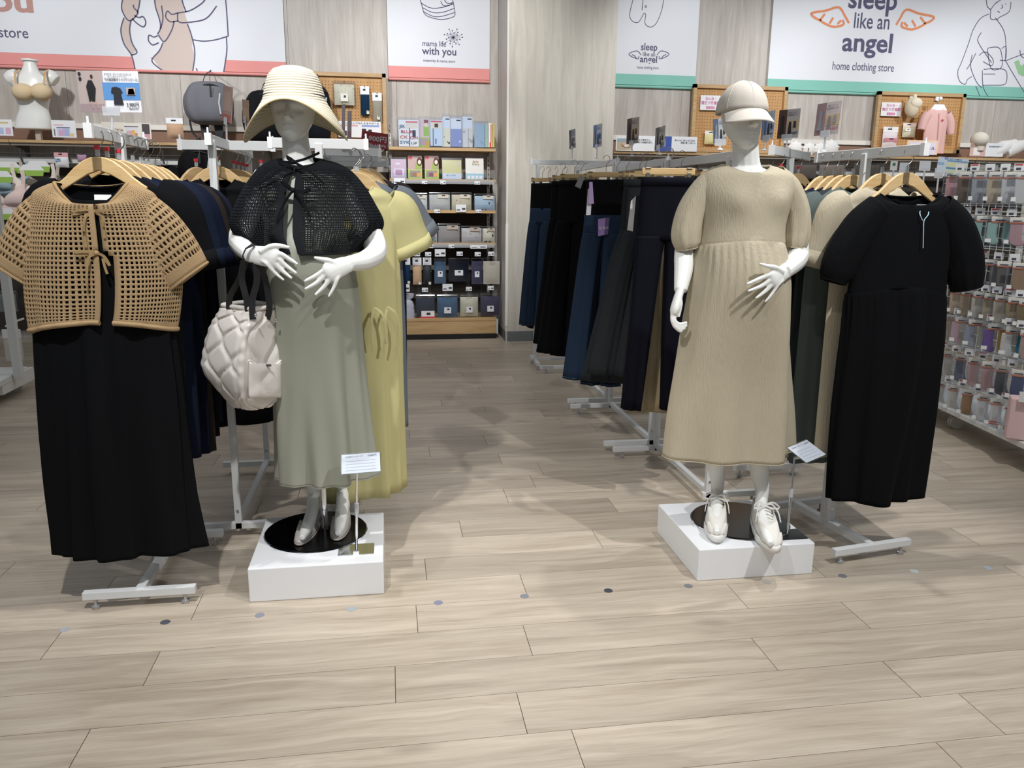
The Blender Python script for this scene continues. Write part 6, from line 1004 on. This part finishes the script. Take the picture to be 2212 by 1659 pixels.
# ================================================================ wheeled sock rack on the right
GA, GB = Vector((3.62, 3.88, 0)), Vector((3.77, 4.92, 0)); gd = (GB-GA).normalized(); gn = Vector((-gd.y, gd.x, 0))   # gn points to the aisle
def PX(px, py, off=0.0):                   # point of the rack's hanging plane seen at a pixel
    d = Vector(_F+_R*(px-CXP)/FPX+_U*(CYP-py)/FPX); o = GA+gn*off; t_ = ((o-Vector((0, 0, 0))).dot(gn))/d.dot(gn); p = d*t_; return Vector((p.x, p.y, CAMH+p.z))
gr_ = thing('sock_gondola', 'white wheeled wire-mesh sock rack at the right edge of the photo', 'gondola', (3.9, 4.4, 0)); WM = colr('dedcd4'); BK = gn*-.30
s0, s1 = GA-gd*1.3, GB+gd*.75
obj('base_deck', MB().bar((s0+s1)/2-(s1-s0)/2-gn*.18+Z*.155, (s0+s1)/2+(s1-s0)/2-gn*.18+Z*.155, .42, .035), colr('e6e6e2'), gr_, w=True, bevel=.004)
for a in (-.1, .9, 1.7):
    p = GA+gd*a-gn*.1; cs = obj('caster', MB().tube([p-gd*.022+Z*.045, p-gd*.006+Z*.045], .045, 18).tube([p+gd*.006+Z*.045, p+gd*.022+Z*.045], .045, 18), colr('c9c6bb'), gr_, True, w=True); obj('caster_fork', MB().box(p+Z*.1, (.04, .04, .07)), colr('8d8c88'), cs, w=True)
for a in (-1.2, -.2, .8, 1.7): p = GA+gd*a+BK; obj('post', MB().box(p+Z*.95, (.03, .03, 1.62)), WM, gr_, w=True)
for z in np.arange(.24, 1.76, .075): obj('mesh_wire', MB().tube([s0+BK+Z*float(z), s1+BK+Z*float(z)], .0024, 5), WM, gr_, True, w=True)
for k in range(int((s1-s0).length/.075)): p = s0+BK+gd*(k*.075+.02); obj('mesh_upright', MB().tube([p+Z*.2, p+Z*1.75], .0024, 5), WM, gr_, True, w=True)
SOCK = [(-.28, .5), (.28, .5), (.26, .0), (.32, -.22), (.42, -.34), (.36, -.48), (.1, -.5), (-.2, -.42), (-.3, -.15)]
CLR = lambda: clear('polybag', a=.06, rough=.12)
def sockpack(label, px, py0, py1, cols, band='d8876c', kind='sock', wpx=28, stripes=None):
    top, bot = PX(px, py0), PX(px, py1); H_ = (top-bot).length; r = thing('sock_pack', label, 'sock pack', bot, math.radians(-48), 'packs of baby socks on the wire rack'); W_ = wpx*.0036
    hc_ = obj('header_card', MB().box((0, -.012, H_*.88), (W_*.62, .003, H_*.2)), colr('ece9e0'), r); obj('header_band', MB().box((0, -.0145, H_*.80), (W_*.62, .001, H_*.05)), colr(band), hc_); obj('header_print', MB().box((0, -.0145, H_*.86), (W_*.36, .001, H_*.03)), colr('34353c'), hc_)
    for i, c in enumerate(cols):
        dx = (i-(len(cols)-1)/2)*W_*.5; sc = .62 if len(cols) > 1 else .95
        pts = SOCK if kind == 'sock' else [(-.4, .5), (.4, .5), (.36, -.3), (.3, -.5), (-.3, -.5), (-.36, -.3)]
        so = obj('sock', MB().prism([(dx+a*W_*sc, H_*.42+b*H_*.72) for a, b in pts], (0, .004+.006*i, 0), X, Z, .016), fabric('sock_'+c, c, .08, .5, 200), r, bevel=.006, smooth=True)
        if stripes:
            for k in range(2): obj('stripe', MB().box((dx-W_*.02, -.0135, H_*(.16+.07*k)), (W_*.5*sc, .001, H_*.03)), colr(stripes), so)
    obj('clear_bag', MB().box((0, -.004, H_*.45), (W_*1.05, .03, H_*.95)), CLR(), r, bevel=.008)
    obj('size_sticker', MB().box((-W_*.34, -.0205, H_*.2), (W_*.2, .001, H_*.12)), colr('f3f3f1'), r); return r
ROWS = [('top row', 372, 440, [(2052, ['dfaeb0'], 'legging'), (2078, ['7d6c5c'], 'legging'), (2110, ['b9bcbf'], 'legging'), (2143, ['cfc0a8'], 'legging'), (2176, ['dedddc'], 'legging'), (2206, ['e2e0de'], 'legging')]),
        ('second row', 462, 522, [(2092, ['d98238'], 'sock'), (2122, ['a9cfc2', 'c9dfd6'], 'sock'), (2155, ['b3d3c8', 'a3c9bd'], 'sock'), (2190, ['d2aeb2'], 'sock')]),
        ('third row', 548, 606, [(2128, ['8b8886', '9a9693'], 'sock'), (2162, ['7d7a77'], 'sock'), (2196, ['b79b82'], 'sock')]),
        ('fourth row', 615, 672, [(2062, ['d2bd9f'], 'legging'), (2085, ['c9b59a'], 'legging'), (2110, ['d9d1c2'], 'legging'), (2134, ['bfb29c'], 'legging'), (2158, ['cfc6b6'], 'legging'), (2186, ['b39f82'], 'legging'), (2210, ['9c8a6f'], 'legging')]),
        ('fifth row', 672, 732, [(2048, ['c2b29a'], 'sock'), (2074, ['cfb0b8', 'd9c6b8'], 'sock'), (2104, ['aab0bd', 'd9d6cc'], 'sock'), (2146, ['8a6fae', 'dfa224'], 'sock'), (2186, ['e6e4e0', '2c93aa'], 'sock'), (2212, ['c9b2a6'], 'sock')]),
        ('sixth row', 750, 812, [(2042, ['d6d1c6'], 'sock'), (2070, ['77808f'], 'sock'), (2098, ['e2bcbc'], 'sock'), (2128, ['dcb2b4'], 'sock'), (2158, ['55585f'], 'sock'), (2192, ['46557c'], 'sock')]),
        ('bottom row', 818, 876, [(2026, ['d8d4cb'], 'sock'), (2054, ['e0dad0'], 'sock'), (2084, ['b08a62'], 'sock'), (2118, ['eceae8'], 'sock'), (2146, ['e9e5e2'], 'sock'), (2178, ['ecebea'], 'sock')])]
ORD = ['leftmost', 'second from the left', 'third from the left', 'fourth from the left', 'fifth from the left', 'sixth from the left', 'seventh from the left']
for rn, y0, y1, its in ROWS:
    for i, (px, cols, kd_) in enumerate(its):
        sk_ = (px-2020)/192; f_ = 1+.16*sk_; dy = ((y0+y1)/2-434)*.16*sk_ if y0 > 430 else 0
        sockpack('baby sock pack on the %s of the wire rack, %s' % (rn, ORD[i]), px, y0+dy*.9, y1+dy*1.05+6*sk_, cols, kind=kd_, wpx=(30 if len(cols) == 1 else 40)*f_, stripes=('d9584a' if px == 2146 else '3a4f9a') if (rn == 'bottom row' and px in (2146, 2178)) else None)
        q = PX(px, y0+dy*.9-9, .01); hk = obj('peg_hook', MB().tube([q-gn*.31, q-gn*.0, q+Z*.012], .0028, 5), colr('b9b6ae'), gr_, True, w=True)
        tg = obj('price_tag', MB().box(q+gn*.012+Z*.004, (.052, .002, .042), rz=math.radians(-48)), colr('eeeff1'), gr_, w=True); obj('tag_print', MB().box(q+gn*.0150+Z*-.004, (.024, .002, .012), rz=math.radians(-48)), colr('4a4b58'), tg, w=True)
        if (i*7+len(rn)) % 3 == 0: obj('tag_band', MB().box(q+gn*.0145+Z*.019, (.04, .002, .008), rz=math.radians(-48)), colr('c8414c'), tg, w=True)
pb = PX(2206, 930); o = thing('boxed_gift', 'pale pink folded box on the sock rack deck at the right edge', 'box', (pb.x, pb.y, .173)); obj('box_body', MB().box((pb.x, pb.y, .30), (.16, .10, .25), rz=-.6), colr('e6c4c4'), o, w=True, bevel=.01); obj('box_label', MB().box((pb.x-.05, pb.y-.06, .44), (.08, .004, .06), rz=-.6), colr('ecebe9'), o, w=True)
for x, y, w_, h_, cc, lb in ((1930, 358, 15, 20, 'e8ebe8', 'small white tag card with green mark on the sock rack'), (1952, 362, 20, 22, 'dfe3ea', 'plain white card left of the hanger hook on the sock rack'), (1997, 358, 24, 22, 'eceff3', 'plain white card right of the hanger hook on the sock rack'), (2027, 374, 18, 22, 'e3e3e6', 'small pinkish card at the top of the sock rack')):
    t = card('rack_card', lb, 'card', (x-w_/2, y-h_/2, x+w_/2, y+h_/2), 5.3, cc, [(.3, .5, .7, .8, '3f7d5c')] if 'green' in lb else [(.1, .15, .9, .2, 'c9ccd4')]); p = t.location; obj('clip', MB().tube([p, p-Z*.1], .006, 6), colr('dcdcdc'), t, True, w=True)
# ================================================================ signs standing on the racks
def standsign(label, quad, Y, c, prints, texts, foot_, shapes=(), th=.003):
    a, ux, uy, W_, H_ = quadframe(quad, Y); f = P(*foot_); t = thing('rack_sign', label, 'sign', f); panel(t, a, ux, uy, W_, H_, c, prints, texts, th)
    for pts, cc in shapes: shape(t, a, ux, uy, W_, H_, pts, cc, .0035)
    m = a+ux*W_*.5; obj('holder', MB().prism([(-.03, -.012), (.03, -.012), (.03, .02), (-.03, .02)], m+ux.cross(uy)*.004, ux, uy, .002), clear('frosted_collar', a=.5), t, w=True); obj('stem', MB().tube([f, m-uy*.01], .0045, 8), clear('frosted_collar', a=.5), t, True, w=True); obj('stem_foot', MB().lathe([(.016, 0), (.012, .008)], f, 12), colr('e6e7ea'), t, True, w=True); return t
DRS = [(.32, .72), (.42, .76), (.46, .70), (.44, .55), (.46, .25), (.26, .25), (.28, .52), (.25, .66)]
standsign('white and blue shirt dress sign with price on the left T rack', [(175, 242), (307, 243), (300, 153), (163, 152)], 3.22, 'e8eaf0', [(.0, .0, .42, 1, 'b7a8a4'), (.0, .0, .40, .2, 'a08e92'), (.40, .30, 1.0, .72, '5d93cf')], [(.45, .9, .055, 'おでかけや、オフィススタイルにも使える', '5a5a62', .44), (.50, .85, .05, 'キレイめシャツワンピ', '5a5a62', .3), (.42, .76, .085, '「5分袖前開きシャツワンピース」', '33343a', .55), (.76, .14, .12, '3,980円', '1c1c20', .2), (.80, .07, .055, '税込4,378円', '1c1c20', .15)], (241, 289, 3.22),
          [([(.13+a*.16, .30+b*.62) for a, b in ((.3, .75), (.7, .75), (1.0, .45), (.85, .1), (.8, -.05), (.2, -.05), (.15, .2), (.05, .5))], '15161a'), ([(.24+.022*math.cos(a), .86+.045*math.sin(a)) for a in np.linspace(0, 6, 12)], '3a2824'), ([(.19, .27), (.205, .27), (.225, .09), (.21, .09)], 'c09a86'), ([(.26, .27), (.275, .27), (.31, .09), (.295, .09)], 'c09a86'), ([(.55, .6), (.62, .62), (.69, .58), (.72, .48), (.69, .45), (.72, .18), (.56, .18), (.57, .45), (.53, .47)], '23252e'), ([(.78, .42), (.93, .42), (.93, .60), (.78, .60)], 'b9a79e'), ([(.80, .43), (.92, .43), (.9, .58), (.82, .57)], '2a2a30'), ([(.05+.025*math.cos(a), .92+.045*math.sin(a)) for a in np.linspace(0, 6, 12)], '232028'), ([(.055+.025*math.cos(a), .80+.045*math.sin(a)) for a in np.linspace(0, 6, 12)], '232028')])
standsign('brown sign seen at a slant beside the grey backpack', [(480, 260), (499, 267), (500, 196), (481, 184)], [4.02, 3.85, 3.85, 4.02], 'a98a7d', [(.0, .0, 1, .22, 'b0605a'), (.1, .3, .9, .85, 'b79a8c')], [], (490, 306, 3.95))
standsign('tan sign seen at a slant left of the straw hat brim', [(524, 258), (537, 262), (537, 222), (522, 214)], [4.3, 4.15, 4.15, 4.3], 'b08c70', [(.1, .1, .9, .6, 'c4a384')], [], (532, 308, 4.2)); standsign('small pink price sign under the straw hat brim', [(529, 284), (541, 286), (541, 262), (529, 260)], [4.25, 4.15, 4.15, 4.25], 'cfb5b8', [(.2, .5, .8, .6, 'a8434c'), (.2, .2, .8, .35, '6b5a60')], [], (533, 305, 4.2))
standsign('red 3,900 yen price sign at the end of the aisle rack', [(779, 316), (836, 324), (836, 285), (778, 281)], 5.6, 'a8373f', [], [(.07, .45, .42, '3,900円', 'f2eded', .86), (.18, .12, .2, '(税込 4,290円)', 'f2eded', .76)], (808, 336, 5.58))
for lb, q, yy, ft in (('thin clear sign edge behind the brim, left one', [(738, 300), (744, 302), (744, 232), (738, 226)], [4.7, 4.5, 4.5, 4.7], (742, 318, 4.62)), ('thin clear sign edge behind the brim, right one', [(750, 306), (758, 308), (757, 246), (750, 240)], [5.1, 4.9, 4.9, 5.1], (754, 322, 5.0))): standsign(lb, q, yy, 'b7aab0', [(.0, .0, 1, .35, 'b7808a')], [], ft)
RS = [('smallest dress sign at the far end of the trouser racks', [(1230, 322), (1243, 319), (1242, 281), (1229, 282)], [7.1, 6.9, 6.9, 7.1], (1236, 346, 7.0), '8f9498', '3a4a5e'), ('blue dress sign second from the column', [(1281, 319), (1299, 316), (1300, 268), (1282, 271)], [6.3, 6.1, 6.1, 6.3], (1289, 343, 6.2), 'b9c2d0', '5b87c2'), ('brown dress sign in the middle of the trouser racks', [(1353, 312), (1378, 309), (1380, 254), (1355, 257)], [5.1, 4.95, 4.95, 5.1], (1365, 338, 5.0), 'b9ada6', '5f4a44'), ('grey dress sign nearest the trouser rack front', [(1414, 323), (1434, 318), (1436, 273), (1417, 277)], [4.5, 4.35, 4.35, 4.5], (1424, 334, 4.42), 'b5b2ae', '6a6660'), ('grey dress sign left of the baseball cap brim', [(1541, 310), (1569, 308), (1572, 256), (1544, 257)], 3.9, (1555, 324, 3.88), 'bcc2cc', '59697f'),
      ('blue skirt sign right of the capped face', [(1643, 303), (1670, 298), (1678, 237), (1650, 243)], [4.05, 3.95, 3.95, 4.05], (1650, 325, 4.0), 'ccd2da', '6a8cc4'), ('brown dress sign right of the baseball cap', [(1678, 300), (1723, 297), (1730, 230), (1686, 238)], [4.1, 4.0, 4.0, 4.1], (1698, 328, 4.0), 'c2bcba', '5a4038'), ('pink dress sign above the right rack', [(1758, 294), (1810, 288), (1822, 215), (1768, 225)], [3.75, 3.6, 3.6, 3.75], (1780, 328, 3.68), 'cfc4c4', '9a7f82')]
for lb, q, yy, ft, c, c2 in RS:
    standsign(lb, q, yy, c, [(.0, .0, .4, 1, c2), (.42, .28, 1, .62, 'cdb592' if 'brown' in lb or 'pink' in lb else '8faedb' if 'blue' in lb else 'c9c9c4')], [(.48, .86, .06, '着回しワンピース', '55555f', .4), (.45, .78, .06, '産前産後も使える', '55555f', .45), (.66, .12, .13, '4,980円', '2a2a30' if 'pink' not in lb else 'a8434c', .32)], ft,
              [([(.5, .12), (.68, .12), (.64, .56), (.54, .56)], '25222c' if 'pink' not in lb else '8a7f88'), ([(.74, .35), (.88, .35), (.86, .58), (.76, .58)], '35323c' if 'pink' not in lb else '8f96a8'), ([(.1, .15), (.3, .15), (.27, .5), (.29, .7), (.22, .82), (.14, .7), (.15, .5)], '2c2526' if 'brown' in lb else '8c8f98')])
# goods under the left shelf behind the hangers
pack('nursing_pack', 'white and pink pack under the left oak shelf', 'pack', (122, 330, 152, 362), 8.8, 'e6e3e6', 'e2a9ae', lab=(.3, .5, .4, .2, '8fb5cf')); pack('nursing_pack', 'pale cream pack with round brown mark behind the hangers', 'pack', (316, 340, 350, 366), 8.8, 'd9d6c8'); pack('nursing_pack', 'pink pack under the left oak shelf', 'pack', (170, 332, 190, 350), 8.85, 'd8a9c0')
t = hung('black_camisole', 'black camisole with long white tag behind the wooden hangers', 'camisole', tuple(P(352, 345, 8.7)), 0, .8, BLC, .26, .3, .06, None, 5); obj('long_tag', MB().box((0, -.08, -.2), (.055, .002, .14)), colr('dfe4ef'), t)
for i, (x0, x1, c) in enumerate(((1700, 1760, '6b5f56'), (1765, 1820, '8a7d70'), (1840, 1895, '5d534a'), (2105, 2150, '9c968c'), (2160, 2205, '7b7268'))): pack('folded_baby_wear', 'folded baby wear pack under the right oak shelf, %s' % ORD[i], 'pack', (x0, 352, x1, 385), 8.85, c)
